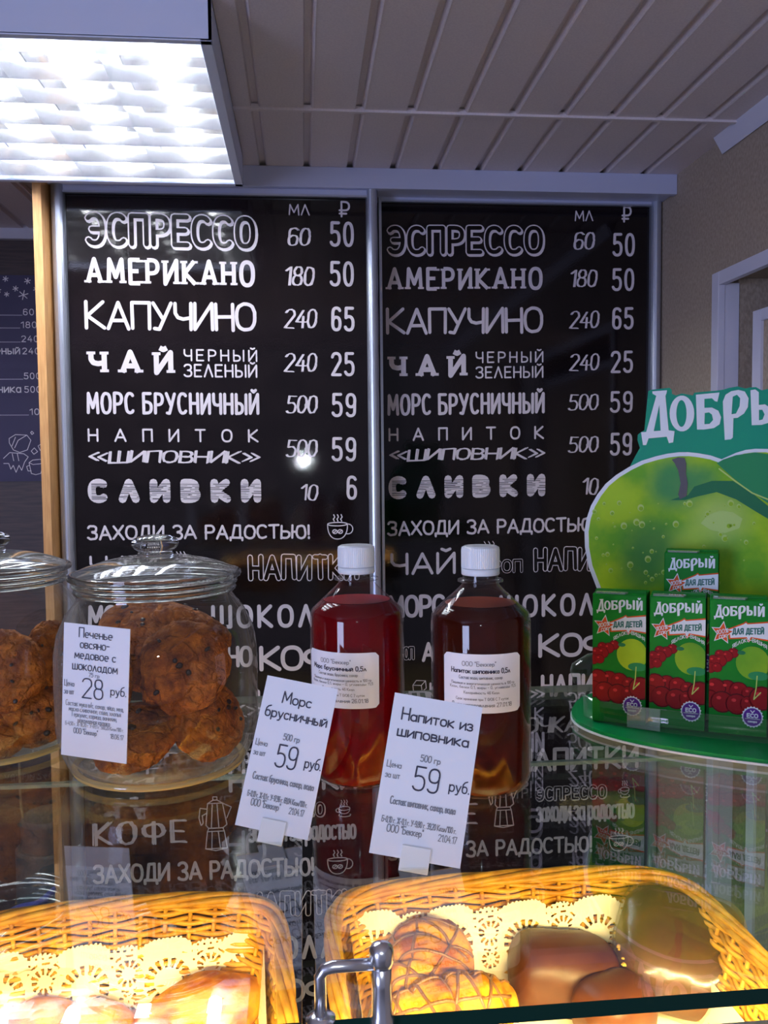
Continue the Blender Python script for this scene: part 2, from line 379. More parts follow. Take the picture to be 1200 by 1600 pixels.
def word(b, P, text, x0, x1, y0, y1, t, style='plain', gap=.22, space=.5, slope=0.0, off=.0003, jit=0.0, italic=0, b2=None, t2=None):
    """text fills the box x0..x1, y0 (base)..y1 (cap height); t = stroke width in metres; slope = rise per x"""
    st, W = layout(text, gap, space); sx = (x1-x0)/W; sy = y1-y0
    rnd = random.Random(hash_(text))
    for s_ in st:
        dj = rnd.uniform(-jit, jit)
        pts = []
        for a, c in s_:
            X = x0+a*sx+italic*c*sy + rnd.uniform(-jit, jit)*.6; Y = y0+c*sy + slope*(X-(x0+x1)/2)+dj+rnd.uniform(-jit, jit)*.6
            pts.append((X, Y))
        if style == 'slab':
            ribbon(b, P, pts, t, off, butt=True)
            for (a, c), (X, Y) in ((s_[0], pts[0]), (s_[-1], pts[-1])):
                if abs(c) < .01 or abs(c-1) < .01:
                    Y2 = Y + (t*.28 if c < .5 else -t*.28)
                    ribbon(b, P, [(X-t*.85, Y2), (X+t*.85, Y2)], t*.55, off+.00005, butt=True)
        elif style == 'sketch':
            for q in (-1, 0, 1):
                ribbon(b, P, [(X+q*t*.33+rnd.uniform(-1, 1)*t*.12, Y+rnd.uniform(-1, 1)*t*.15) for X, Y in pts], t*.42, off+.00002*q, 6)
        else:
            ribbon(b, P, pts, t, off)
        if b2 is not None: ribbon(b2, P, pts, t2, off+.00025)
def hash_(s): 
    h = 0
    for ch in s: h = (h*131+ord(ch)) % 1000003
    return h
def poly(b, P, loops, off):
    """flat polygon with holes"""
    vs = [p for l in loops for p in l]
    tr = tessellate_polygon([[Vector((x, y, 0)) for x, y in l] for l in loops])
    b.add([P(x, y, off) for x, y in vs], tr)
def circ(cx, cy, rx, ry=None, n=20, a0=0):
    ry = ry or rx
    return [(cx+rx*math.cos(a0+2*PI*k/n), cy+ry*math.sin(a0+2*PI*k/n)) for k in range(n)]
def frame(o, ux, uy):
    o = Vector(o); ux = Vector(ux).normalized(); uy = Vector(uy).normalized(); n = ux.cross(uy).normalized()
    return lambda x, y, off=0: o+ux*x+uy*y+n*off

# ------------------------------------------------------------------ the room
HC = CH+0.614          # ceiling
YB, YR = 1.86, 1.925   # front and rear sliding door
XW = at(1057.5, 290, Y=1.84).x   # right wall
YFAR = 2.37
b = B().box((-2.2, -2.6, -.03), (2.0, 2.5, 0)).build('floor', 'floor'); b['kind'] = 'structure'
ceil = B().box((-2.2, -1.0, HC+.012), (1.2, 2.45, HC+.03)).build('ceiling', 'slat'); ceil['kind'] = 'structure'
X0 = at(615, 267, Y=1.835).x; PW = (at(1006.5, 271, Y=1.835).x-X0)/6
YS = at(800, 181.5, h=-.612).y
def slat(x, ya, yb):
    bb = B(); w_ = PW*.80; z = HC
    # flat face, a raised lip on one side and a recessed groove on the other
    prof = [(0, .010), (0, 0), (w_, 0), (w_+.002, .009), (PW-.006, .010), (PW-.003, .001), (PW, -.0005), (PW, .010)]
    vs = [(x+a, y, z+c) for y in (ya, yb) for a, c in prof]; n = len(prof)
    fs = [(i, i+1, n+i+1, n+i) for i in range(n-1)]
    fs += [tuple(range(n))[::-1], tuple(range(n, 2*n))]
    o = bb.add(vs, fs).build('ceiling_slat', 'slat', ceil)
    return o
k0 = -19
for k in range(k0, 8):
    x = X0+.010+(k-1)*PW
    if x+PW > XW+.02: continue
    slat(x, -.9, YS-.003)
    slat(x, YS+.003, 1.85 if x > -.62 else YFAR)
slat_end = B().box((X0+.010+6*PW, -.9, HC), (XW+.02, 1.85, HC+.01)).build('ceiling_strip', 'slat', ceil)
o = B().box((-2.0, YS-.005, HC-.004), (XW, YS+.005, HC+.006)).build('trim_1', 'slat', bevel=.001); o['kind'] = 'structure'
# right wall with its opening
yj = at(1148, 560, X=XW+.036).y; yj = at(1132, 560, X=XW+.006).y
zt = at(1116, 430, X=XW).z
wr = B()
wr.box((XW, yj+.0125, 0), (XW+.03, 2.45, HC+.012))
wr.box((XW, -1.0, zt-.005), (XW+.03, yj+.012, HC+.012))
wr.box((XW, -1.0, 0), (XW+.03, .55, zt)); 
o = wr.build('wall_right', 'wallpaper'); o['kind'] = 'structure'
o = B().box((-2.2, YFAR, 0), (1.2, YFAR+.05, HC+.03)).build('wall_back', 'darkwood'); o['kind'] = 'structure'
o = B().box((-2.25, -1.0, 0), (-2.2, 2.4, HC+.03)).build('wall_left', 'wallpaper'); o['kind'] = 'structure'
# trim round the opening: casing on the wall face, white reveal, papered reveal, inner door frame
d1 = bpy.data.objects.new('door_1', None); C.objects.link(d1); d1['kind'] = 'structure'
B().box((XW-.008, yj, 0), (XW+.006, yj+.028, zt)).build('casing', 'trim', d1, bevel=.001)
B().box((XW-.008, .55, zt-.026), (XW+.006, yj-.0005, zt)).build('casing', 'trim', d1, bevel=.001)
B().box((XW+.0065, yj+.001, 0), (XW+.035, yj+.012, zt-.022)).build('reveal_board', 'trim', d1)
B().box((XW+.0352, yj+.004, 0), (XW+.16, yj+.03, zt-.01)).build('papered_reveal', 'wallpaper', d1)
B().box((XW+.006, .55, zt-.012), (XW+.16, yj+.01, zt-.004)).build('head_board', 'wallpaper', d1)
B().box((XW+.12, .5, 0), (XW+.13, yj+.004, HC)).build('dark_gap_sheet', 'black', d1)  # darkness of the gap is put into this sheet's black colour
Xi = XW+.045
yi = at(1175, 560, X=Xi).y; zi = at(1175, 487, X=Xi).z
B().box((Xi, yi-.030, 0), (Xi+.012, yi, zi)).build('inner_casing', 'trim', d1, bevel=.001)
B().box((Xi, .8, zi-.022), (Xi+.012, yi-.030, zi)).build('inner_casing', 'trim', d1, bevel=.001)
B().box((Xi+.006, .8, 0), (Xi+.014, yi-.028, zi-.02)).build('door_leaf', 'wallpaper', d1)
# cornice on the right wall
yc = at(1124, 224, X=XW-.01).y
o = B().add([(XW, -1, HC-.028), (XW, -1, HC), (XW-.022, -1, HC), (XW-.004, -1, HC-.03),
             (XW, yc, HC-.028), (XW, yc, HC), (XW-.022, yc, HC), (XW-.004, yc, HC-.03)],
            [(0, 1, 2, 3), (7, 6, 5, 4), (0, 4, 5, 1), (1, 5, 6, 2), (2, 6, 7, 3), (3, 7, 4, 0)]).build('trim_2', 'trim'); o['kind'] = 'structure'
# far part of the room at the left: moulding under the ceiling, cupboard front
zs = at(30, 362, Y=YFAR).z, at(30, 376, Y=YFAR).z
o = B().box((-2.2, YFAR-.02, zs[1]), (-.55, YFAR, HC+.01)).build('trim_3', 'trim', bevel=.002); o['kind'] = 'structure'

# ------------------------------------------------------------------ sliding-door wardrobe
ward = thing('sliding_wardrobe', 'sliding wardrobe case with oak side panel and grey aluminium top rail', 'wardrobe', (0.1, YB, 0))
parts = []
zb0, zb1 = at(700, 271, Y=1.84).z, at(700, 297.5, Y=1.84).z
xr = at(1057, 290, Y=1.84).x
xo0, xo1 = at(60, 600, Y=1.80).x, at(73.5, 600, Y=1.80).x
parts.append(B().box((xo0, 1.80, 0), (xo1, YFAR, HC)).build('side_panel', 'oak'))
parts.append(B().box((xo1, 1.836, zb1), (xr, 1.852, HC)).build('top_rail', 'alufascia', bevel=.001))
parts.append(B().box((xo1, 1.852, zb1+.006), (xr, YFAR, HC)).build('top_track', 'alufascia'))
parts.append(B().box((xo1, YR+.03, 0), (xr, YR+.04, zb1+.01)).build('inner_back', 'black'))
parts.append(B().box((xo1, YB-.01, 0), (xr, YFAR-.01, .06)).build('plinth', 'oak'))
parts.append(B().box((xo1+.004, 1.858, .06), (xo1+.012, 1.90, zb1)).build('brush_strip', 'cable'))
under(ward, parts)

class Board:
    """one sliding door: film panel, aluminium frame, all the chalk lettering"""
    def __init__(s, Y, xl, xr, ztop, label, frame_w, tilt):
        s.Y = Y; s.t = thing('sliding_door', label, 'sliding door', ((xl+xr)/2, Y, .06), 'sliding doors printed with a drinks price list')
        s.parts = []; s.k = tilt
        fw = frame_w
        s.parts.append(B().box((xl, Y, .10), (xr, Y+.006, ztop)).build('panel', 'board'))
        s.xl, s.xr, s.ztop = xl, xr, ztop
    def stile(s, xa, xb, z1, depth=.022):
        # rounded profile: half tube in plan
        n = 9; pr = [(xa, s.Y+.008)]+[(xa+(xb-xa)*(1-math.cos(PI*i/n))/2, s.Y-.001-depth*math.sin(PI*i/n)**.6) for i in range(n+1)]+[(xb, s.Y+.008)]
        vs = [(x, y, z) for z in (.06, z1) for x, y in pr]; m = len(pr)
        fs = [(i, i+1, m+i+1, m+i) for i in range(m-1)]+[tuple(range(m)), tuple(range(m, 2*m))[::-1]]
        s.parts.append(B().add(vs, fs).build('stile', 'alu', smooth=False))
    def rail(s, z0, z1):
        s.parts.append(B().box((s.xl, s.Y-.012, z0), (s.xr, s.Y+.004, z1)).build('rail', 'alufascia', bevel=.001))
        s.parts.append(B().box((s.xl, s.Y-.014, z0-.003), (s.xr, s.Y-.004, z0+.001)).build('rail_bead', 'alu'))
    def P(s, x, z, off=0): return Vector((x, s.Y-off, z))
    def box(s, x0, x1, yt, yb):
        ym = (yt+yb)/2
        a = at(x0, ym, Y=s.Y); c = at(x1, ym, Y=s.Y)
        t = at((x0+x1)/2, yt, Y=s.Y).z; bb = at((x0+x1)/2, yb, Y=s.Y).z
        # slope as it reads on the door
        sl = -s.k(ym)  # image slope wanted (down = +)
        q0 = at(x0, ym-(x1-x0)/2*s.k(ym), Y=s.Y); q1 = at(x1, ym+(x1-x0)/2*s.k(ym), Y=s.Y)
        return a.x, c.x, bb, t, (q1.z-q0.z)/(q1.x-q0.x)
    def w(s, text, x0, x1, yt, yb, t=.14, style='plain', name='lettering', **k):
        xa, xc, z0, z1, sl = s.box(x0, x1, yt, yb); th = (z1-z0)*t
        if style == 'slabtext': xa += th*.9; xc -= th*.9
        else: xa += th/2; xc -= th/2
        z0 += th/2*(style != 'outline'); z1 -= th/2
        b1 = B()
        if style == 'outline':
            b2 = B()
            word(b1, s.P, text, xa, xc, z0+th*.3, z1, th*1.0, slope=sl, off=.0003, **k)
            word(b1, s.P, text, xa+th*.16, xc+th*.16, z0+th*.1, z1-th*.2, th*1.05, slope=sl, off=.0003, **k)
            word(b2, s.P, text, xa, xc, z0+th*.3, z1, th*.62, slope=sl, off=.0006, **k)
            o1 = b1.build(name, 'chalk'); o2 = b2.build('letter_core', 'board'); o2.parent = o1
            s.parts.append(o1); return
        if style == 'thinline':
            b2 = B(); rs = dict(k); 
            word(b1, s.P, text, xa, xc, z0, z1, th, slope=sl, off=.0003, **k)
            word(b2, s.P, text, xa, xc, z0, z1, th*.66, slope=sl, off=.0006, **k)
            o1 = b1.build(name, 'chalk'); o2 = b2.build('letter_core', 'board'); o2.parent = o1
            s.parts.append(o1); return
        if style == 'hatch':
            word(b1, s.P, text, xa, xc, z0, z1, th, slope=sl, off=.0003, **k)
            o1 = b1.build(name, 'chalk'); b2 = B(); rr = random.Random(5)
            for i in range(9):
                z = z0+(z1-z0)*(i+.2)/9
                x = xa
                while x < xc:
                    e = x+rr.uniform(.02, .06)
                    ribbon(b2, s.P, [(x, z+sl*(x-(xa+xc)/2)), (e, z+sl*(e-(xa+xc)/2)+rr.uniform(-.0006, .0006))], rr.uniform(.0006, .0016), .0006, 4)
                    x = e+rr.uniform(.004, .02)
            o2 = b2.build('hatch_lines', 'board'); o2.parent = o1
            s.parts.append(o1); return
        word(b1, s.P, text, xa, xc, z0, z1, th, 'slab' if style == 'slabtext' else style, slope=sl, off=.0003, **k)
        s.parts.append(b1.build(name, 'chalk'))
    def lines(s, name, x0, x1, yt, yb, polys, t):
        """drawing in a unit box"""
        xa, xc, z0, z1, sl = s.box(x0, x1, yt, yb); b1 = B()
        for pl_ in polys: ribbon(b1, s.P, [(xa+a*(xc-xa), z0+c*(z1-z0)) for a, c in pl_], t, .0003, 6)
        s.parts.append(b1.build(name, 'chalk'))
    def done(s): under(s.t, s.parts)
CUP = [EL(.4, .62, .38, .07, 0, 360, 20, 2), EL(.4, .6, .38, .58, 180, 360, 14, 2.3), EL(.8, .42, .18, .2, 110, -120, 10, 2),
       EL(.3, .32, .09, .08, 0, 360, 10, 2), EL(.5, .32, .09, .08, 0, 360, 10, 2), [(.24, .27), (.36, .37)], [(.44, .27), (.56, .37)],
       [(.28, .74), (.24, .82), (.3, .9), (.26, 1)], [(.42, .74), (.38, .82), (.44, .9), (.4, 1)], [(.56, .74), (.52, .82), (.58, .9), (.54, 1)]]
SCUP = [EL(.5, .5, .34, .12, 0, 360, 16, 2), EL(.5, .5, .34, .32, 180, 360, 10, 2.2), EL(.14, .4, .14, .12, 60, 300, 8, 2), EL(.52, .1, .36, .1, 150, 390, 12, 2),
        [(.36, .7), (.3, .8), (.38, .88), (.32, 1)], [(.52, .7), (.46, .8), (.54, .88), (.48, 1)], [(.68, .7), (.62, .8), (.7, .88), (.64, 1)]]
MOKA = [[(.28, .88), (.72, .88), (.84, .48), (.72, .42), (.3, .42), (.22, .48), (.28, .88)], [(.28, .88), (.44, .94), (.56, .94), (.72, .88)], [(.44, .94), (.44, 1), (.56, 1), (.56, .94)],
        [(.72, .88), (.98, .8), (.84, .6)], [(.26, .78), (.06, .8), (.02, .62), (.08, .48), (.14, .52), (.12, .66), (.24, .7)],
        [(.3, .42), (.26, .36), (.2, .04), (.84, .04), (.76, .36), (.72, .42)], [(.26, .36), (.76, .36)], [(.2, .04), (.5, 0), (.84, .04)],
        [(.42, .86), (.38, .44)], [(.56, .86), (.6, .44)], [(.4, .36), (.38, .03)], [(.58, .36), (.64, .03)]]
SUGAR = [[(.05, .6), (.3, 1), (.95, .95), (1, .3), (.7, 0), (.08, .12), (.05, .6)], [(.05, .6), (.65, .55), (.95, .95)], [(.65, .55), (.7, 0)]]

def menu(bd, c, digits=True):
    """c = list of rows measured on one door"""
    for r in c:
        kw = dict(r[7]) if len(r) > 7 else {}
        bd.w(r[0], r[1], r[2], r[3], r[4], r[5], r[6], **kw)
SK = dict(jit=.0008, italic=.12, gap=.16); DG = dict(gap=.34)
# left door
kl = lambda y: .024-(y-360)*6.1e-5
bL = Board(YB, at(108, 600, Y=YB).x, at(578, 600, Y=YB).x, at(340, 305, Y=YB).z, 'front sliding door on the left, black glossy menu panel catching the lamp glare', .02, kl)
bL.stile(at(88, 600, Y=YB-.01).x, at(109, 600, Y=YB-.01).x, zb1, .02)
bL.stile(at(575, 600, Y=YB-.01).x, at(593, 600, Y=YB-.01).x, zb1, .02)
bL.rail(at(340, 305, Y=YB).z, zb1)
menu(bL, [
 ('ЭСПРЕССО', 130, 401, 333, 386, .22, 'outline', dict(gap=.30)),
 ('МЛ', 451, 484, 319, 337, .12, 'plain', dict(jit=.0006)), ('₽', 529, 547, 314, 340, .12, 'plain'),
 ('60', 448, 484, 355, 385, .12, 'sketch', SK), ('50', 515, 553, 346, 386, .12, 'plain', DG),
 ('АМЕРИКАНО', 131, 401, 404, 447, .150, 'slabtext', dict(gap=.42)),
 ('180', 443, 490, 415, 447, .12, 'sketch', SK), ('50', 515, 553, 408, 448, .12, 'plain', DG),
 ('КАПУЧИНО', 132, 401, 471, 517, .12, 'plain', dict(gap=.14, jit=.0008)),
 ('240', 443, 494, 482, 514, .115, 'sketch', SK), ('65', 517, 554, 479, 518, .125, 'plain', DG),
 ('ЧАЙ', 135, 274, 546, 586, .20, 'slabtext', dict(gap=.78)), ('ЧЕРНЫЙ', 287, 402, 546, 565, .13, 'plain', dict(gap=.45)), ('ЗЕЛЕНЫЙ', 287, 402, 569, 590, .13, 'plain', dict(gap=.28)),
 ('240', 443, 494, 551, 582, .115, 'sketch', SK), ('25', 517, 554, 550, 588, .12, 'plain', DG),
 ('МОРС БРУСНИЧНЫЙ', 135, 405, 613, 648, .135, 'plain', dict(gap=.34, jit=.0005)),
 ('500', 446, 495, 617, 647, .115, 'sketch', SK), ('59', 518, 557, 614, 652, .12, 'plain', DG),
 ('НАПИТОК', 137, 404, 670, 691, .14, 'plain', dict(gap=1.25)), ('«ШИПОВНИК»', 137, 406, 703, 725, .2, 'sketch', dict(jit=.0008, italic=.15, gap=.15)),
 ('500', 446, 495, 686, 715, .115, 'sketch', SK), ('59', 518, 557, 683, 721, .12, 'plain', DG),
 ('СЛИВКИ', 137, 408, 748, 786, .32, 'hatch', dict(gap=.9)),
 ('10', 468, 496, 756, 783, .115, 'sketch', SK), ('6', 541, 558, 743, 781, .12, 'plain', DG),
 ('ЗАХОДИ ЗА РАДОСТЬЮ!', 136, 485, 820, 843, .15, 'plain', dict(jit=.0009, gap=.2)),
 ('ЧАЙ', 140, 245, 868, 900, .12, 'plain'), ('НАПИТКИ', 387, 562, 866, 908, .20, 'thinline', dict(jit=.0014, gap=.3)),
 ('МОРС', 137, 225, 945, 981, .16, 'plain'), ('ШОКОЛАД', 330, 560, 944, 981, .16, 'plain', dict(gap=.42)),
 ('КОФЕ', 405, 545, 1008, 1048, .16, 'plain', dict(gap=.12)), ('АМЕРИКАНО', 210, 395, 1010, 1044, .16, 'plain'),
 ('НАПИТКИ', 400, 560, 1076, 1112, .18, 'plain', dict(jit=.001)), ('БУЛОЧКА', 380, 558, 1142, 1172, .17, 'sketch', dict(jit=.001, italic=.15)),
 ('НАПИТКИ', 357, 558, 1200, 1236, .16, 'plain', dict(jit=.0006)),
 ('КОФЕ', 145, 292, 1281, 1321, .16, 'sketch', dict(jit=.0015, gap=.35)),
 ('ЭСПРЕССО', 388, 508, 1254, 1277, .22, 'outline', dict(gap=.3)), ('заходи за радостью', 388, 557, 1272, 1314, .10, 'plain', dict(gap=.14, space=.35)),
 ('ЗАХОДИ ЗА РАДОСТЬЮ!', 145, 492, 1345, 1375, .15, 'plain', dict(jit=.0009, gap=.2)),
 ('НАПИТКИ', 385, 560, 1391, 1432, .22, 'thinline', dict(jit=.0014, gap=.3)), ('ЧАЙ', 148, 245, 1405, 1440, .12, 'plain'),
 ('ШОКОЛАД', 345, 560, 1462, 1500, .16, 'plain', dict(gap=.42)), ('МОРС', 150, 232, 1475, 1512, .16, 'plain'),
 ('КОФЕ', 410, 545, 1528, 1566, .16, 'plain', dict(gap=.12)),
])
bL.lines('cup_drawing', 511, 552, 804, 843, CUP, .0022)
bL.lines('coffee_maker_drawing', 310, 363, 1245, 1329, MOKA, .0022)
bL.lines('cup_drawing', 525, 551, 1250, 1276, SCUP, .0018)
bL.lines('cup_drawing', 511, 552, 1328, 1366, CUP, .0022)
bL.lines('cup_drawing', 265, 300, 862, 892, SCUP, .0018)
bL.done()
# right door
kr = lambda y: -.002-(y-390)*4.4e-5
xr0, xr1 = at(598, 600, Y=YR).x, at(1013, 600, Y=YR).x
bR = Board(YR, xr0, xr1, at(800, 319, Y=YR).z, 'rear sliding door beside the beige wall, matt-looking black menu panel', .02, kr)
bR.stile(at(1015.5, 600, Y=YR-.01).x, at(1031.5, 600, Y=YR-.01).x, at(800, 306, Y=YR).z, .02)
bR.parts.append(B().box((xr1, YR-.012, .06), (at(1016.5, 600, Y=YR).x, YR+.004, at(800, 306, Y=YR).z)).build('stile_bead', 'alu'))
bR.parts.append(B().box((xr0-.006, YR-.012, .06), (xr0, YR+.004, at(800, 306, Y=YR).z)).build('stile_bead', 'alu'))
bR.rail(at(800, 319, Y=YR).z, at(800, 306, Y=YR).z)
menu(bR, [
 ('ЭСПРЕССО', 602, 850, 351, 397, .22, 'outline', dict(gap=.30)),
 ('МЛ', 898, 927, 329, 346, .12, 'plain', dict(jit=.0006)), ('₽', 971, 987, 322, 348, .12, 'plain'),
 ('60', 895, 928, 362, 391, .12, 'sketch', SK), ('50', 957, 992, 364, 401, .12, 'plain', DG),
 ('АМЕРИКАНО', 602, 850, 417, 454, .150, 'slabtext', dict(gap=.42)),
 ('180', 889, 932, 420, 449, .12, 'sketch', SK), ('50', 956, 991, 419, 455, .12, 'plain', DG),
 ('КАПУЧИНО', 603, 849, 480, 522, .12, 'plain', dict(gap=.14, jit=.0008)),
 ('240', 889, 935, 485, 514, .115, 'sketch', SK), ('65', 956, 990, 480, 515, .125, 'plain', DG),
 ('ЧАЙ', 605, 731, 553, 591, .20, 'slabtext', dict(gap=.78)), ('ЧЕРНЫЙ', 743, 849, 549, 567, .13, 'plain', dict(gap=.45)), ('ЗЕЛЕНЫЙ', 743, 849, 572, 591, .13, 'plain', dict(gap=.28)),
 ('240', 889, 935, 552, 580, .115, 'sketch', SK), ('25', 954, 989, 548, 583, .12, 'plain', DG),
 ('МОРС БРУСНИЧНЫЙ', 605, 851, 614, 648, .135, 'plain', dict(gap=.34, jit=.0005)),
 ('500', 887, 934, 615, 642, .115, 'sketch', SK), ('59', 953, 989, 611, 645, .12, 'plain', DG),
 ('НАПИТОК', 607, 850, 667, 688, .14, 'plain', dict(gap=1.25)), ('«ШИПОВНИК»', 607, 851, 699, 720, .2, 'sketch', dict(jit=.0008, italic=.15, gap=.15)),
 ('500', 887, 934, 681, 708, .115, 'sketch', SK), ('59', 953, 988, 676, 712, .12, 'plain', DG),
 ('СЛИВКИ', 607, 852, 742, 778, .32, 'hatch', dict(gap=.9)),
 ('10', 908, 934, 746, 774, .115, 'sketch', SK), ('6', 973, 988, 734, 770, .12, 'plain', DG),
 ('ЗАХОДИ ЗА РАДОСТЬЮ!', 605, 930, 811, 834, .15, 'plain', dict(jit=.0009, gap=.2)),
 ('ЧАЙ', 610, 712, 863, 898, .13, 'plain'), ('СИРОП', 735, 817, 874, 896, .2, 'thinline'), ('НАПИТКИ', 833, 992, 854, 893, .20, 'thinline', dict(jit=.0014, gap=.3)),
 ('МОРС', 606, 696, 929, 965, .16, 'plain'), ('ШОКОЛАД', 780, 992, 927, 963, .16, 'plain', dict(gap=.42)),
 ('СИРОП', 606, 648, 1010, 1032, .2, 'thinline'), ('АМЕРИКАНО', 659, 826, 1001, 1032, .16, 'plain'), ('КОФЕ', 841, 982, 988, 1026, .16, 'plain', dict(gap=.12)),
 ('НАПИТКИ', 845, 990, 1052, 1088, .16, 'plain', dict(jit=.0012, gap=.3)), ('КАПУЧИНО', 671, 826, 1064, 1082, .2, 'plain', dict(jit=.0008)),
 ('БУЛОЧКА', 755, 904, 1119, 1147, .17, 'sketch', dict(jit=.001, italic=.15)),
 ('НАПИТКИ', 806, 998, 1167, 1204, .16, 'plain', dict(jit=.0006)),
 ('ЭСПРЕССО', 836, 948, 1227, 1249, .22, 'outline', dict(gap=.3)), ('заходи за радостью', 837, 992, 1240, 1282, .10, 'plain', dict(gap=.14, space=.35)),
 ('КОФЕ', 606, 746, 1256, 1292, .16, 'sketch', dict(jit=.0015, gap=.35)),
 ('ЗАХОДИ ЗА РАДОСТЬЮ!', 606, 926, 1312, 1338, .15, 'plain', dict(jit=.0009, gap=.2)),
 ('НАПИТКИ', 830, 990, 1360, 1396, .22, 'thinline', dict(jit=.0014, gap=.3)),
])
bR.lines('cup_drawing', 743, 785, 846, 880, SCUP, .0018)
bR.lines('coffee_maker_drawing', 763, 810, 1217, 1293, MOKA, .0022)
bR.lines('sugar_cube_drawing', 644, 666, 1063, 1081, SUGAR, .0015)
bR.lines('cup_drawing', 966, 986, 1220, 1246, SCUP, .0018)
bR.lines('cup_drawing', 951, 990, 1294, 1330, CUP, .0022)
bR.done()

# ------------------------------------------------------------------ far menu poster beyond the oak panel
po = thing('menu_poster', 'dark violet winter menu poster on the dark wood wall beyond the oak panel', 'poster', (-1, YFAR, 1.3))
pp = []
pz = lambda py: at(30, py, Y=YFAR-.006).z
px_ = lambda p: at(p, 560, Y=YFAR-.006).x
PP = frame((0, YFAR-.006, 0), (1, 0, 0), (0, 0, 1))
pp.append(B().box((px_(-260), YFAR-.006, pz(752)), (px_(90), YFAR-.0005, pz(430))).build('sheet', 'poster'))
for (x, y, t) in ((13, 436, 8), (47, 439, 9), (28, 451, 8), (1, 454, 8), (14, 460, 7), (40, 461, 14), (-40, 445, 9), (-80, 458, 12), (60, 452, 8)):
    bb = B(); c = (px_(x), pz(y)); r = t*.00088
    for a in range(3):
        an = a*PI/3+.3; ribbon(bb, PP, [(c[0]-r*math.cos(an), c[1]-r*math.sin(an)), (c[0]+r*math.cos(an), c[1]+r*math.sin(an))], .0022, .0004, 4)
    pp.append(bb.build('snowflake', 'posterprint'))
for txt, tail, x0, y in (('60 мл', '', 39, 492), ('180 мл', '', 35, 512), ('240 мл', '', 35, 534), ('240 мл', 'зелёный', 36, 553), ('500 мл', '', 37, 592), ('500 мл', 'шиповника', 37, 613), ('10 мл', '', 44, 648)):
    bb = B(); n_ = len(txt)
    word(bb, PP, txt, px_(x0), px_(x0+8*len(txt)), pz(y), pz(y-9), .0022, gap=.3, space=.3, off=.0004)
    if tail: word(bb, PP, tail, px_(31-9.5*len(tail)), px_(31), pz(y), pz(y-15), .003, off=.0004)
    else: ribbon(bb, PP, [(px_(-150), pz(y+.5)), (px_(x0-2), pz(y+.5))], .0012, .0004, 4)
    pp.append(bb.build('lettering', 'posterprint'))
def pl(*pts): return [(px_(x), pz(y)) for x, y in pts]
bb = B()
for q in (pl((10, 685), (20, 679), (38, 680), (44, 688), (38, 703), (26, 707), (16, 703), (10, 692), (10, 685)), pl((18, 700), (24, 688), (38, 680)), pl((14, 697), (20, 683)),
          pl((0, 716), (10, 707), (32, 709), (39, 714), (33, 722), (28, 735), (24, 727), (19, 738), (15, 727), (11, 733), (8, 724), (0, 724)), pl((14, 709), (16, 720)), pl((22, 709), (24, 720)),
          pl((40, 723), (43, 740), (50, 742), (58, 740), (63, 722)), pl((40, 723), (46, 719), (58, 718), (64, 721), (58, 725), (46, 726), (40, 723)), pl((41, 727), (36, 729), (38, 736), (43, 736)),
          pl((44, 705), (49, 700), (54, 706), (48, 710), (44, 705)), pl((55, 697), (60, 694), (63, 700), (58, 704), (55, 697)), pl((46, 674), (49, 677), (46, 679), (44, 676), (46, 674))):
    ribbon(bb, PP, q, .0018, .0004, 5)
pp.append(bb.build('winter_drawing', 'posterprint'))
under(po, pp)

# counter, thermos, cable and cloth in that far corner
ctz = at(60, 1425, Y=2.12).z
o = tag(B().box((-1.6, 1.95, 0), (xo0-.02, YFAR-.002, ctz)).build('back_counter', 'darkwood'), 'dark wood counter along the wall behind the oak panel', 'counter')
th = at(82, 1400, Y=2.12)
tm = thing('insulated_flask', 'grey-teal plastic flask standing behind the oak panel', 'flask', (th.x, th.y, ctz))
tt = [B().lathe([(0, 0), (.078, 0), (.080, .006), (.080, at(60, 1338, Y=2.05).z-ctz-.006), (.074, at(60, 1338, Y=2.05).z-ctz), (0, at(60, 1338, Y=2.05).z-ctz)], 40, (th.x, th.y, ctz)).build('body', 'thermos', smooth=False),
      B().lathe([(.066, at(60, 1338, Y=2.05).z-ctz), (.068, at(60, 1298, Y=2.05).z-ctz), (.062, at(60, 1290, Y=2.05).z-ctz), (0, at(60, 1286, Y=2.05).z-ctz)], 40, (th.x, th.y, ctz)).build('cap', 'thermos')]
under(tm, tt)
cb = [at(x, y, Y=2.10) for x, y in ((30, 1180), (31, 1225), (33, 1262), (38, 1290), (37, 1325), (32, 1360), (29, 1390), (25, 1412))]
cb[-1].z = max(cb[-1].z, ctz)
tag(B().tube([Vector((cb[0].x, 2.13, cb[0].z+.25))]+cb, .0028, 8).build('power_cable', 'cable', smooth=True), 'thin beige cable hanging down left of the grey flask', 'cable')
cl = B(); n1, n2 = 24, 10
c0, c1 = at(-60, 1470, Y=1.55), at(62, 1404, Y=1.60)
vs = []
for i in range(n1+1):
    for j in range(n2+1):
        u, v = i/n1, j/n2
        p = c0.lerp(c1, u)+Vector((0, .12*(v-.2), -.03*v*v+.006*math.sin(9*u+5*v)))
        vs.append(p)
fs = [(i*(n2+1)+j, (i+1)*(n2+1)+j, (i+1)*(n2+1)+j+1, i*(n2+1)+j+1) for i in range(n1) for j in range(n2)]
clo = cl.add(vs, fs).build('folded_cloth', 'bluecloth', smooth=True); sm = clo.modifiers.new('thick', 'SOLIDIFY'); sm.thickness = .012
tag(clo, 'blue cloth edge lying behind the left bread basket', 'cloth')

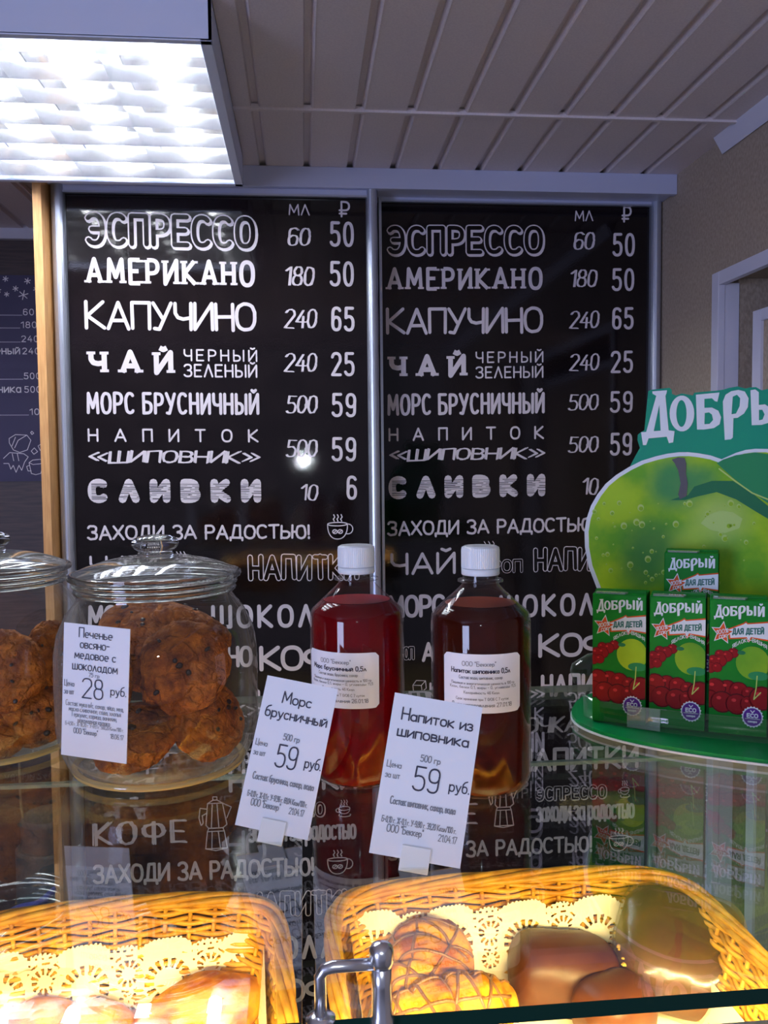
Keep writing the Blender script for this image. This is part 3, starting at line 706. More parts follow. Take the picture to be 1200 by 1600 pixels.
# ------------------------------------------------------------------ ceiling light with louvre
fxr = at(380, 290, h=-FIXZ); fnr = at(330, 62, h=-FIXZ)
XL1 = (fxr.x+fnr.x)/2; XL0 = XL1-.60; Y0, Y1 = fnr.y, fxr.y; ZB = CH+FIXZ
fx = thing('ceiling_light', 'square white louvred fluorescent ceiling light glowing at top left', 'ceiling light', ((XL0+XL1)/2, (Y0+Y1)/2, HC))
fp = []
fb = B(); e = .022
fb.box((XL0, Y0, ZB), (XL0+.004, Y1, HC)); fb.box((XL1-.004, Y0, ZB), (XL1, Y1, HC))
fb.box((XL0, Y0, ZB), (XL1, Y0+.004, HC)); fb.box((XL0, Y1-.004, ZB), (XL1, Y1, HC))
fb.box((XL0, Y0, HC-.004), (XL1, Y1, HC))
fp.append(fb.build('housing', 'lampwhite'))
fr = B(); fr.box((XL0, Y0, ZB-.002), (XL1, Y0+e*.5, ZB+.002)); fr.box((XL0, Y1-e*.6, ZB-.002), (XL1, Y1, ZB+.002)); fr.box((XL0, Y0, ZB-.002), (XL0+e*.7, Y1, ZB+.002)); fr.box((XL1-e*.7, Y0, ZB-.002), (XL1, Y1, ZB+.002))
fp.append(fr.build('rim', 'lampwhite', bevel=.001))
cw = (XL1-XL0-2*e*.7)/4; xa = XL0+e*.7
for i in range(4):
    fp.append(B().tube([(xa+cw*(i+.5), Y0+.03, ZB+.030), (xa+cw*(i+.5), Y1-.03, ZB+.030)], .013, 14).build('lamp_tube', 'tube', smooth=True))
    fp.append(B().add([(xa+cw*i+.004, Y0+.006, ZB+.048), (xa+cw*(i+1)-.004, Y0+.006, ZB+.048), (xa+cw*(i+1)-.004, Y1-.006, ZB+.048), (xa+cw*i+.004, Y1-.006, ZB+.048)], [(0, 1, 2, 3)]).build('reflector', 'mirror'))
for i in range(5):   # V-shaped longitudinal blades
    x = xa+cw*i; h_ = .008 if 0 < i < 4 else .004
    fp.append(B().add([(x-h_, Y0+.006, ZB+.046), (x, Y0+.006, ZB), (x+h_, Y0+.006, ZB+.046), (x-h_, Y1-.006, ZB+.046), (x, Y1-.006, ZB), (x+h_, Y1-.006, ZB+.046)],
                      [(0, 1, 4, 3), (1, 2, 5, 4), (0, 3, 5, 2)]).build('long_blade', 'mirror'))
for j in range(7):
    y = Y0+(Y1-Y0)*(j+.6)/7
    fp.append(B().add([(xa, y-.004, ZB+.022), (xa, y, ZB), (xa, y+.004, ZB+.022), (XL1-e*.7, y-.004, ZB+.022), (XL1-e*.7, y, ZB), (XL1-e*.7, y+.004, ZB+.022)],
                      [(0, 1, 4, 3), (1, 2, 5, 4), (0, 3, 5, 2)]).build('cross_blade', 'mirror'))
under(fx, fp)

# ------------------------------------------------------------------ glass display case
HG = .26; ZG = CH-HG; TG = .008
e0, e1 = at(490, 1596, h=HG), at(1200, 1544, h=HG)
def ye(x): return e0.y+(e1.y-e0.y)*(x-e0.x)/(e1.x-e0.x)
yrear = at(850, 1072, h=HG).y
case = thing('display_case', 'glass bakery display case with two clear top panes', 'display case', (.05, .7, 0))
cp = []
def toppane(xa, xb, name):
    q = [(xa, ye(xa), ZG-TG), (xb, ye(xb), ZG-TG), (xb, yrear, ZG-TG), (xa, yrear, ZG-TG)]
    p = B().hexa(q, Vector((0, 0, TG))).build(name, 'pane')
    p.data.materials.append(MT['edge']); p.data.materials.append(MT['edgelight'])
    for f in p.data.polygons:
        if abs(f.normal.z) < .5: f.material_index = 1 if f.normal.y < -.5 or abs(f.normal.x) > .5 else 2
    return p
cp.append(toppane(-.95, -.0045, 'top_pane')); cp.append(toppane(.0025, 1.15, 'top_pane'))
zp = at(700, 1196, Y=yrear-.02).z
rp = B().box((-.95, yrear-.024, CH-.46), (1.15, yrear-.018, zp)).build('rear_pane', 'case_pane'); rp.data.materials.append(MT['edgelight'])
for f in rp.data.polygons:
    if f.normal.z > .5: f.material_index = 1
cp.append(rp)
cp.append(B().box((-.95, yrear-.0245, zp-.004), (1.15, yrear-.0175, zp)).build('rear_pane_edge', 'edgelight'))
q = [(-.95, ye(-.95)+.001, ZG-TG-.0005), (1.15, ye(1.15)+.001, ZG-TG-.0005), (1.15, ye(1.15)-.02, ZG-.30), (-.95, ye(-.95)-.02, ZG-.30)]
cp.append(B().hexa(q, Vector((0, .005, 0))).build('front_pane', 'case_pane'))
ZS = CH-.452
cp.append(B().box((-.95, .44, ZS-.008), (1.15, yrear-.03, ZS)).build('glass_shelf', 'case_pane'))
cp.append(B().box((-.95, .36, .0), (1.15, yrear, CH-.80)).build('base_cabinet', 'grey'))
for x in (-.93, 1.13):
    for y in (.42, yrear-.012): cp.append(B().box((x-.01, y-.01, CH-.80), (x+.01, y+.01, ZG-TG)).build('corner_post', 'alu', bevel=.002))
cp.append(B().tube([(-.55, ye(-.55)+.022, CH-.312), (.55, ye(.55)+.022, CH-.312)], .006, 10).build('case_lamp_tube', 'casetube', smooth=True))
cp.append(B().tube([(-.94, ye(-.94)+.008, CH-.302), (1.14, ye(1.14)+.008, CH-.302)], .004, 8).build('lamp_channel', 'alu'))
sh_ = B()  # added unseen baffle, keeps the case lamp's light off the menu boards
xa_, xb_ = -.93, 1.12
sh_.hexa([(xa_, ye(xa_)+.006, CH-.298), (xb_, ye(xb_)+.006, CH-.298), (xb_, ye(xb_)+.028, CH-.298), (xa_, ye(xa_)+.028, CH-.298)], Vector((0, 0, .002)))
sh_.hexa([(xa_, ye(xa_)+.027, CH-.298), (xb_, ye(xb_)+.027, CH-.298), (xb_, ye(xb_)+.027, CH-.318), (xa_, ye(xa_)+.027, CH-.318)], Vector((0, .0015, 0)))
cp.append(sh_.build('added_lamp_baffle', 'alu'))
under(case, cp)
# chrome clamp on the front edge
c0 = at(597, 1588, h=HG); c0.z = ZG
clamp = thing('glass_clamp', 'small chrome clamp with round cap on the front glass edge', 'clamp', c0)
hp = at(597, 1490, Y=c0.y).z-ZG
cy_ = [B().lathe([(0, -.014), (.0042, -.014), (.0042, -.009), (.0058, -.0085), (.0058, 0.0), (.0050, .002), (.0046, hp*.5), (.0048, hp*.86), (0, hp*.86)], 28, c0).build('post', 'chrome', smooth=True),
       B().lathe([(0, hp*.80), (.0050, hp*.81), (.0058, hp*.90), (.0058, hp*1.06), (.0048, hp*1.13), (.0025, hp*1.17), (0, hp*1.18)], 28, c0).build('cap', 'chrome', smooth=True)]
l0 = at(500, 1512, Y=c0.y); bx = l0.x-.0; bz = l0.z
cy_.append(B().tube([(c0.x, c0.y, bz), (bx+.006, c0.y, bz), (bx+.002, c0.y, bz-.001), (bx, c0.y, bz-.004), (bx, c0.y, ZG+.001)], .0029, 14).build('bracket', 'chrome', smooth=True))
cy_.append(B().lathe([(0, 0), (.007, 0), (.007, .0015), (.003, .003), (0, .003)], 20, (bx, c0.y, ZG)).build('foot', 'chrome', smooth=True))
under(clamp, cy_)

# ------------------------------------------------------------------ cookies and jars
def cookie(loc, r, th_, rot, seed, label, group):
    import bmesh
    bm = bmesh.new(); bmesh.ops.create_icosphere(bm, subdivisions=5, radius=1)
    off = Vector((seed*3.1, seed*1.7, seed*.9))
    for v in bm.verts:
        n_ = v.co.normalized()
        d = 1+.10*noise.noise(n_*1.6+off)+.05*noise.noise(n_*4+off)+.030*noise.noise(n_*10+off)+.022*noise.noise(n_*21+off)-.035*max(0, 1-abs(noise.noise(n_*5+off*2))*9)*(.5+noise.noise(n_*3-off))
        # flat bottom, domed top
        z = n_.z; zz = math.copysign(abs(z)**.8, z)
        v.co = Vector((n_.x*r*d, n_.y*r*d, (zz*th_/2*d) if z > 0 else max(zz*th_/2, -th_*.33)*d))
    me = bpy.data.meshes.new('oat_cookie'); bm.to_mesh(me); bm.free(); me.materials.append(MT['cookie'])
    for p in me.polygons: p.use_smooth = True
    o = bpy.data.objects.new('oat_cookie', me); C.objects.link(o); o.location = loc; o.rotation_euler = rot
    tag(o, label, 'cookie', group)
    rr = random.Random(seed)
    cb_ = B()
    for k in range(7):
        a = rr.uniform(0, 2*PI); q = rr.uniform(.1, .85); x, y = r*q*math.cos(a), r*q*math.sin(a); z = th_/2*(1-q**2)**.4*1.02
        s_ = rr.uniform(.0016, .0034)
        cb_.lathe([(0, -s_*.6), (s_*.8, -s_*.2), (s_, .1*s_), (s_*.6, s_*.5), (0, s_*.6)], 7, (x, y, z), 1, rr.uniform(.5, 1.1), a)
    c_ = cb_.build('chocolate_chips', 'chip', o); c_['kind'] = 'stuff'
    return o
def jar(cx, cy, s, label):
    t = thing('glass_jar', label, 'jar', (cx, cy, ZG+.0005))
    o = (cx, cy, ZG+.0008)
    body = [(0, 0), (.064, 0), (.070, .002), (.076, .010), (.081, .022), (.0845, .040), (.0850, .075), (.0845, .102), (.0815, .119), (.0745, .134), (.0675, .143), (.0640, .148), (.0635, .153), (.0668, .156), (.0680, .159)]
    body = [(a*s, b_*s) for a, b_ in body]
    inner = [(max(a-.0022, 0), b_+.003) for a, b_ in body if b_ < .156*s]
    ps = [B().lathe(body, 72, o).build('jar_body', 'jar', smooth=True)]
    ps.append(B().lathe([(0, .0045*s), (.058*s, .0045*s), (.0655*s, .0055*s), (.071*s, .0125*s), (.0745*s, .018*s)], 64, o).build('jar_floor', 'jar', smooth=True))
    def ring(r, z, rr, name, m='solidglass', fl=1.0):
        pr = [((r+rr*math.cos(2*PI*k/10))*s, (z+rr*fl*math.sin(2*PI*k/10))*s) for k in range(10)]
        ps.append(B().lathe(pr, 72, o, closed=True).build(name, m, smooth=True))
    ring(.0655, .1535, .0022, 'neck_ring'); ring(.0668, .159, .0020, 'neck_ring')
    ring(.0690, .1655, .0034, 'lid_rim', 'solidglass', .9)
    ring(.0700, .0050, .0030, 'foot_ring', 'jarfoot', .9)
    lid = [(.069, .1665), (.066, .1695), (.058, .1730), (.046, .1768), (.032, .1800), (.020, .1815), (.013, .182)]
    ps.append(B().lathe([(a*s, b_*s) for a, b_ in lid], 72, o).build('lid', 'lidglass', smooth=True))
    kn = [(0, .1790), (.0155, .1800), (.0150, .1830), (.0140, .1855), (.0170, .1875), (.0196, .1905), (.0198, .1935), (.0175, .1965), (.0120, .1985), (.005, .1995), (0, .1997)]
    ps.append(B().lathe([(a*s, b_*s) for a, b_ in kn], 48, o).build('lid_knob', 'solidglass', smooth=True))
    under(t, ps); return t
MT['jarfoot'] = pane_mat('glow_tinted_foot_glass', (.95, .93, .85), f0=.08, edge=((.80, .62, .25), 1.0, .3, .42))  # yellow glow from the light below is put into the foot's colour
jc = at(251, 1195, h=HG); JX, JY = jc.x, jc.y
j1 = jar(JX, JY, 1.0, 'whole glass cookie jar with knobbed lid and a price card in front')
jc2 = at(-8, 1166, h=HG)
j2 = jar(jc2.x, jc2.y, 1.0, 'cookie jar cut off by the left edge of the picture')
def ck(cx, cy, lst, grp, lb):
    for k, (dx, dy, dz, r, th_, rx, ry, rz) in enumerate(lst):
        cookie((cx+dx, cy+dy, ZG+dz), r, th_, (math.radians(rx), math.radians(ry), math.radians(rz)), k+3+len(lb[0]), lb[k], grp)
ck(JX, JY, [
 (.027, -.030, .093, .037, .034, 78, 0, 12), (.042, -.016, .043, .034, .030, 62, 24, 30), (-.018, -.026, .034, .037, .030, 24, -8, 0),
 (-.045, -.004, .075, .036, .030, 80, 0, -50), (.012, .038, .052, .036, .030, 70, 10, 170), (-.020, .020, .116, .036, .028, 28, -10, 20), (.028, .016, .118, .036, .028, 20, 22, 70),
 (-.016, .044, .085, .034, .028, 78, 0, 185)],
 'oat cookies in the whole jar',
 ['large round cookie at the front of the whole jar, right of the price card', 'cookie leaning on edge at the lower right inside the whole jar',
  'cookie lying on the bottom of the whole jar, below the large front one', 'cookie standing on edge behind the price card in the whole jar',
  'cookie at the back of the whole jar near its bottom', 'top cookie on the left under the lid of the whole jar', 'top cookie on the right under the lid of the whole jar', 'cookie standing at the back of the whole jar'])
ck(jc2.x, jc2.y, [
 (.022, -.034, .078, .036, .032, 80, 0, -8), (.056, .002, .080, .034, .030, 76, 0, 60), (.046, -.022, .040, .033, .028, 58, -18, 25),
 (.004, -.036, .028, .037, .028, 38, 10, 10), (-.02, .03, .06, .036, .03, 70, 0, 180)],
 'oat cookies in the jar at the left edge',
 ['upright cookie at the front of the jar on the left picture edge', 'cookie turned sideways at the right side of the left-edge jar', 'lower right cookie in the left-edge jar',
  'cookie lying at the bottom front of the left-edge jar', 'cookie at the back of the left-edge jar'])

# ------------------------------------------------------------------ price cards
def cardplane(P0, yaw, lean):
    y = math.radians(yaw); l = math.radians(lean)
    return (P0, Vector((-math.sin(y)*math.cos(l), -math.cos(y)*math.cos(l), math.sin(l))))
def card(tl, tr, br, bl, plane, lines, label, clip=None, name='price_card'):
    TLp, TRp, BRp, BLp = [at(*p, pl=plane) for p in (tl, tr, br, bl)]
    ux = ((TRp-TLp)+(BRp-BLp)).normalized(); n = plane[1]; uy = n.cross(ux).normalized()
    if uy.z < 0: uy = -uy
    w_ = ((TRp-TLp).length+(BRp-BLp).length)/2; h_ = ((TLp-BLp).length+(TRp-BRp).length)/2
    cen = (TLp+TRp+BRp+BLp)/4; o = cen-ux*w_/2-uy*h_/2
    t = thing(name, label, 'price card', (o+ux*w_/2))
    P = frame(o, ux, uy)
    ps = [B().hexa([P(0, 0), P(w_, 0), P(w_, h_), P(0, h_)], -n*.0008).build('card', 'paper')]
    for (txt, xa, xb, yb, yt, th_, m_) in lines:   # fractions of the card
        b1 = B(); word(b1, P, txt, xa*w_, xb*w_, yb*h_, yt*h_, th_, gap=.16, space=.4, off=.0004)
        ps.append(b1.build('lettering', m_))
    if clip:
        a, c_ = clip; b1 = B()
        b1.hexa([P(a*w_, -.07*h_, .0006), P(c_*w_, -.07*h_, .0006), P(c_*w_, .085*h_, .0006), P(a*w_, .085*h_, .0006)], n*.0012)
        ps.append(b1.build('clip', 'capwhite', bevel=.0004))
        foot = P((a+c_)/2*w_, -.06*h_, 0)
        b2 = B(); fw_ = (c_-a)*w_/2
        b2.box((-fw_, -.002, 0), (fw_, .016, .0012), Matrix.Rotation(math.atan2(ux.y, ux.x), 3, 'Z'), Vector((foot.x, foot.y, ZG+.0003)))
        b2.box((-fw_*.8, -.002, 0), (fw_*.8, .002, max(foot.z-ZG, .001)), Matrix.Rotation(math.atan2(ux.y, ux.x), 3, 'Z'), Vector((foot.x, foot.y, ZG+.0003)))
        ps.append(b2.build('clip_foot', 'acrylic'))
    under(t, ps); return t, P, w_, h_
def common(nm, price, sub, y0):
    return [(price, .36, .64, y0-.085, y0+.06, .0011, 'ink'), ('руб.', .76, .98, y0-.055, y0+.02, .0008, 'ink'),
            ('Цена', .04, .20, y0+.030, y0+.070, .0005, 'greyink'), ('за шт', .04, .20, y0-.035, y0+.005, .0005, 'greyink')]
# card taped to the big jar
an = math.asin(max(-1, min(1, (at(149, 1085, Y=.66).x-JX)/.088)))
P28 = Vector((JX+.0885*math.sin(an), JY-.0885*math.cos(an), ZG+.07))
card((96, 974), (201, 981), (199.5, 1196), (99.5, 1177.5), (P28, Vector((math.sin(an)*.9, -math.cos(an*.9), 0.0)).normalized()),
     [('Печенье', .24, .74, .905, .975, .0007, 'ink'), ('овсяно-', .26, .70, .825, .895, .0007, 'ink'), ('медовое с', .18, .80, .745, .815, .0007, 'ink'), ('шоколадом', .15, .83, .660, .735, .0007, 'ink'),
      ('75 гр', .40, .56, .615, .645, .0004, 'greyink'), ('28', .31, .62, .455, .60, .0010, 'ink'), ('руб.', .74, .97, .50, .57, .0007, 'ink'), ('Цена', .03, .18, .53, .575, .0005, 'greyink'), ('за шт', .03, .18, .47, .515, .0005, 'greyink'),
      ('Состав: мука в/с, сахар, яйцо, мед,', .06, .94, .385, .425, .0004, 'greyink'), ('масло сливочное, сода, хлопья', .11, .90, .345, .385, .0004, 'greyink'),
      ('Геркулес, корица, ванилин,', .16, .84, .305, .345, .0004, 'greyink'), ('шоколадная крошка', .25, .74, .265, .305, .0004, 'greyink'), ('Б-4,50 г. Ж-18,20 г. У-69,1 г. 500,20 Ккал/100 г.', .06, .95, .235, .262, .0003, 'greyink'), ('ООО "Беккер"', .19, .56, .18, .22, .0005, 'greyink'), ('18.06.17', .75, .95, .175, .21, .0004, 'greyink')],
     'narrow white price card reading 28, taped to the whole cookie jar')
def tagcard(tl, tr, br, bl, clipx, clippx, yaw, lines, label):
    P0 = at(*clippx, h=HG-.002)
    return card(tl, tr, br, bl, cardplane(P0, yaw, 16), lines, label, clipx)
tail = [('500 гр', .40, .62, .60, .64, .0006, 'greyink')]
tagcard((424, 1059), (534, 1075.5), (474.5, 1314.5), (361, 1284.5), (.34, .68), (415, 1312), 8,
  [('Морс', .28, .68, .84, .915, .0009, 'ink'), ('брусничный', .08, .94, .735, .81, .0009, 'ink')]+tail+common('', '59', '', .505)+
  [('Состав: брусника, сахар, вода', .10, .94, .315, .36, .0007, 'greyink'), ('Б-0,10 г. Ж-0,1 г. У-17,96 г. 69,04 Ккал/100 г.', .08, .90, .20, .235, .0005, 'greyink'), ('ООО "Беккер"', .15, .55, .145, .19, .0006, 'greyink'), ('21.04.17', .68, .88, .14, .18, .0005, 'greyink')],
  'tilted white price card reading 59 for cranberry drink, in front of the red bottle')
tagcard((624, 1086), (758, 1103.5), (714.5, 1359.5), (569.5, 1328), (.34, .66), (642, 1352), 4,
  [('Напиток из', .12, .92, .84, .915, .0010, 'ink'), ('шиповника', .10, .90, .735, .81, .0010, 'ink')]+tail+common('', '59', '', .505)+
  [('Состав: шиповник, сахар, вода', .14, .86, .315, .36, .0007, 'greyink'), ('Б-0,10 г. Ж-0,1 г. У-9,80 г. 39,20 Ккал/100 г.', .08, .90, .20, .235, .0005, 'greyink'), ('ООО "Беккер"', .15, .55, .145, .19, .0006, 'greyink'), ('21.04.17', .72, .92, .14, .18, .0005, 'greyink')],
  'tilted white price card reading 59 for rosehip drink, in front of the brown bottle')

# ------------------------------------------------------------------ bottles
def bottle(pxc, pyb, R, Ht, liquid, liqtop, level, label, lab_a0, lab_a1, lz0, lz1, lines):
    c = at(pxc, pyb, h=HG); c.y += R*.9; c.x *= (c.y/(c.y-R*.9))
    t = thing('plastic_bottle', label, 'bottle', (c.x, c.y, ZG))
    o = (c.x, c.y, ZG+.0006); H_ = Ht
    sh = .137*H_/.191
    prof = [(0, .004), (.018, .001), (R*.80, 0), (R*.93, .003), (R, .012), (R*1.0, sh*.5), (R, sh-.006), (R*.985, sh), (R*.95, sh+.0025), (.0185, H_-.035), (.0148, H_-.031), (.0140, H_-.028), (.0140, H_-.022)]
    ps = [B().lathe(prof, 64, o).build('bottle_body', 'pet', smooth=True)]
    ps.append(B().lathe([(.0135, H_-.0290), (.0180, H_-.0285), (.0180, H_-.0268), (.0135, H_-.0262)], 40, o).build('neck_ring', 'pet', smooth=True))
    e = .0012
    lp = [(0, .0055), (R*.8, .002), (R*.93-e, .0045), (R-e, .013)]+[(a-e, b_) for a, b_ in prof[5:8] if b_ < level]
    if level > sh+.0025:
        f_ = (level-sh-.0025)/((H_-.035)-sh-.0025); lp += [(R*.95-e, sh+.0025), (R*.95-e+(.0185-R*.95)*f_, level)]
    rl = lp[-1][0]
    ps.append(B().lathe(lp+[(0, level)], 64, o).build('drink', liquid, smooth=False))
    for p in ps[-1].data.polygons: p.use_smooth = abs(p.normal.z) < .8
    ps.append(B().lathe([(0, level+.0003), (rl*.97, level+.0003)], 48, o).build('drink_surface', liqtop))
    # cap with ribs and tamper band
    cb_ = B(); seg = 120; pr = [(.0150, H_-.0175), (.0150, H_-.004), (.0146, H_-.0015), (.0128, H_-.0003), (0, H_)]
    vs = []; 
    for r, z in pr:
        for k in range(seg):
            a = 2*PI*k/seg; rr = r+(.00022 if (k % 2 and r > .0145) else 0); vs.append((o[0]+rr*math.cos(a), o[1]+rr*math.sin(a), o[2]+z))
    fs = [(i*seg+k, i*seg+(k+1) % seg, (i+1)*seg+(k+1) % seg, (i+1)*seg+k) for i in range(len(pr)-1) for k in range(seg)]
    ps.append(cb_.add(vs, fs).build('cap', 'capwhite'))
    ps.append(B().lathe([(.0142, H_-.0178), (.0151, H_-.0182), (.0151, H_-.0225), (.0145, H_-.0232), (.0135, H_-.0232)], 48, o).build('tamper_band', 'capwhite', smooth=True))
    # wrap-round paper label
    RL = R+.0005; a0, a1 = math.radians(lab_a0), math.radians(lab_a1); Wl = (a1-a0)*RL; Hl = lz1-lz0
    def PL(x, y, off=0):
        a = a0+x/RL; return Vector((c.x+(RL+off)*math.sin(a), c.y-(RL+off)*math.cos(a), ZG+lz0+y))
    nx, ny = 24, 8; vs = []; rc = .003
    for i in range(nx+1):
        for j in range(ny+1):
            x, y = Wl*i/nx, Hl*j/ny
            if x < rc: y = min(max(y, rc-x), Hl-rc+x) if 0 < 1 else y
            if x > Wl-rc: y = min(max(y, rc-(Wl-x)), Hl-rc+(Wl-x))
            vs.append(PL(x, y))
    fs = [(i*(ny+1)+j, (i+1)*(ny+1)+j, (i+1)*(ny+1)+j+1, i*(ny+1)+j+1) for i in range(nx) for j in range(ny)]
    lo = B().add(vs, fs).build('paper_label', 'paper', smooth=True); ps.append(lo)
    for (txt, xa, xb, yb, yt, th_, m_) in lines:
        b1 = B(); word(b1, PL, txt, xa*Wl, xb*Wl, yb*Hl, yt*Hl, th_, gap=.2, space=.4, off=.0003)
        q = b1.build('lettering', m_); q.parent = lo
    under(t, ps); return t
def lab(nm, comp, date): return [('ООО "Беккер"', .26, .66, .80, .875, .00045, 'greyink'), (nm, .12, .84, .68, .76, .0007, 'ink'), (comp, .22, .74, .58, .635, .0004, 'greyink'),
    ('Пищевая и энергетическая ценность в 100 гр', .12, .90, .485, .53, .00035, 'greyink'), ('Ккал, белки 0,1, жиры - 0, углеводы 11,5', .10, .92, .42, .465, .00035, 'greyink'),
    ('Калорийность 46 Ккал', .28, .70, .33, .375, .00035, 'greyink'), ('Срок хранения при Т 0/+6 С 7 суток', .18, .82, .22, .265, .00035, 'greyink'), ('Дата изготовления '+date, .12, .86, .11, .175, .0005, 'greyink')]
bottle(561, 1238, .0385, .1925, 'redjuice', 'juicetop', .1475, 'plastic bottle of red cranberry drink with white cap and label', -76, 22, .068, .112, lab('Морс брусничный 0,5л', 'Состав: вода, брусника, сахар', '26.01.18'))
bottle(752, 1254, .0395, .193, 'brownjuice', 'brownjuicetop', .1475, 'plastic bottle of dark brown rosehip drink with white cap and label', -56, 36, .070, .115, lab('Напиток шиповника 0,5л', 'Состав: вода, шиповник, сахар', '27.01.18'))

# ------------------------------------------------------------------ juice stand
SO = at(926, 1128, Y=.80); SO.z = 0
sa = math.radians(-27)
EX = Vector((math.cos(sa), math.sin(sa), 0)); EY = Vector((-math.sin(sa), math.cos(sa), 0))
ZP = ZG+.008
SO = Vector((at(926, 921, Y=.80).x, .80, 0))
def SP(x, y, z): return SO+EX*x+EY*y+Vector((0, 0, ZP+z))
st = thing('juice_display_stand', 'green counter stand with a big apple header and white logo lettering', 'display stand', SP(.14, .04, -.008))
sp_ = []
def oval(a, bq, cx, cy, z0, z1, m_, name, n=72, p=2.6):
    pts = EL(cx, cy, a, bq, 0, 360*(n-1)/n, n-1, p); vs = [SP(x, y, z0) for x, y in pts]+[SP(x, y, z1) for x, y in pts]
    fs = [(i, (i+1) % n, n+(i+1) % n, n+i) for i in range(n)]+[tuple(range(n))[::-1], tuple(range(n, 2*n))]
    return B().add(vs, fs).build(name, m_)
AX, BX_, CX_, CY_ = .208, .112, .182, .052
sp_.append(oval(AX, BX_, CX_, CY_, -.0035, -.0002, 'pgreen', 'base_plate'))
sp_.append(oval(AX+.001, BX_+.001, CX_, CY_, -.0055, -.0036, 'pwhite', 'base_edge'))
sp_.append(oval(AX*.90, BX_*.86, CX_, CY_, -.0078, -.0056, 'acrylic', 'base_foot'))
sp_.append(B().hexa([SP(.0, .040, 0), SP(.34, .040, 0), SP(.34, .085, 0), SP(.0, .085, 0)], Vector((0, 0, .036))).build('riser', 'pgreen', bevel=.001))
# header board, flat print on its own plane behind the cartons
HO = SP(0, .093, 0); hpln = (HO, -EY)
def hp(x, y, off=0):  # header drawing coordinates
    return at(900+x/4, 560+y/4, pl=hpln) - EY*off
class _:pass
def hpoly(loops, off, name, m_):
    b1 = B(); poly(b1, hp, loops, off); return b1.build(name, m_)
apl = [(180, 1560), (130, 1430), (80, 1300), (58, 1180), (55, 1080), (68, 1000), (95, 920), (135, 850), (185, 785), (250, 730), (330, 680), (410, 640), (500, 612), (570, 596), (640, 587), (700, 586), (760, 592), (840, 606), (910, 630)]
rightside = [(1000, 590), (1060, 572), (1120, 565), (1200, 566), (1290, 585), (1380, 625), (1470, 690), (1550, 790), (1600, 900), (1625, 1040), (1620, 1200), (1580, 1350), (1520, 1480), (1480, 1560)]
green_top = [(330, 690), (372, 610), (400, 560), (385, 510), (387, 478), (405, 462), (428, 450), (452, 205), (470, 197), (585, 184), (598, 195), (600, 222), (625, 232), (660, 220), (700, 226), (730, 232), (740, 214), (880, 202), (925, 195), (960, 184), (1010, 176), (1060, 188), (1085, 182), (1125, 180), (1160, 200), (1230, 185), (1300, 178), (1345, 110), (1440, 108), (1480, 160), (1490, 300), (1490, 470), (1520, 560), (1530, 760), (900, 900)]
outline = apl[:10]+green_top[:-2]+[(1540, 620)]+rightside[7:]
b1 = B(); poly(b1, lambda x, y, o_: hp(x, y, 0), [outline], 0)
hb = b1.build('header_board', 'teal'); s_ = hb.modifiers.new('thick', 'SOLIDIFY'); s_.thickness = .003; s_.offset = 0; sp_.append(hb)
bot = [(1480, 2350), (180, 2350)]
sp_.append(hpoly([outline[-1:]+[(1480, 1600), (1480, 2420), (180, 2200), (180, 1600)]+outline[:1]], .001, 'header_foot', 'pgreen'))
ring_ = apl+rightside
ins = []
cxx, cyy = 830, 1080
for x, y in ring_:
    d = Vector((x-cxx, y-cyy)); d = d*(1-26/d.length); ins.append((cxx+d.x, cyy+d.y))
sp_.append(hpoly([ring_], .0022, 'apple_border', 'pwhite'))
sp_.append(hpoly([ins], .0026, 'apple_picture', 'apple'))
0 and sp_.append(hpoly([[(410, 720), (520, 660), (620, 640), (760, 650), (880, 660), (960, 720), (1060, 790), (1010, 815), (900, 830), (800, 855), (690, 880), (590, 885), (510, 855), (450, 800)]], .0029, 'apple_hollow', 'leaf'))
sp_.append(hpoly([[(590, 885), (640, 868), (700, 855), (740, 800), (850, 765), (980, 765), (1100, 840), (1210, 930), (1330, 1030), (1280, 1050), (1130, 960), (1000, 880), (880, 835), (760, 862), (680, 885)]], .0031, 'apple_shade', 'appledark'))
sp_.append(hpoly([[(880, 655), (920, 632), (1000, 605), (1120, 588), (1260, 605), (1380, 680), (1440, 800), (1400, 960), (1300, 970), (1200, 905), (1090, 830), (980, 745)]], .0034, 'leaf_picture', 'leaf'))
b1 = B(); ribbon(b1, hp, [(895, 690), (1000, 770), (1100, 840), (1210, 885), (1330, 950)], 9, .0037, 6); sp_.append(b1.build('leaf_line', 'applelight'))
sp_.append(hpoly([[(600, 632), (640, 618), (680, 622), (690, 660), (688, 720), (700, 780), (692, 860), (650, 880), (640, 850), (655, 780), (640, 700), (618, 655)]], .0037, 'stem_picture', 'stem'))
sp_.append(hpoly([[(820, 980), (900, 950), (980, 960), (1040, 1000), (1020, 1060), (930, 1090), (840, 1070), (780, 1030)]], .0029, 'apple_gleam', 'applelight'))
rr = random.Random(3); b1 = B(); b2 = B()
for k in range(90):
    x, y = rr.uniform(110, 1150), rr.uniform(900, 1420)
    if (x-600)**2/600**2+(y-1060)**2/460**2 > .8: continue
    r_ = rr.choice((4, 5, 7, 10, 14, 20))
    poly(b1, hp, [circ(x, y, r_, r_*1.1, 12)], .0030); poly(b2, hp, [circ(x+r_*.1, y+r_*.25, r_*.72, r_*.7, 10)], .0032)
sp_.append(b1.build('dew_drops', 'applelight')); sp_.append(b2.build('dew_drop_cores', 'apple'))
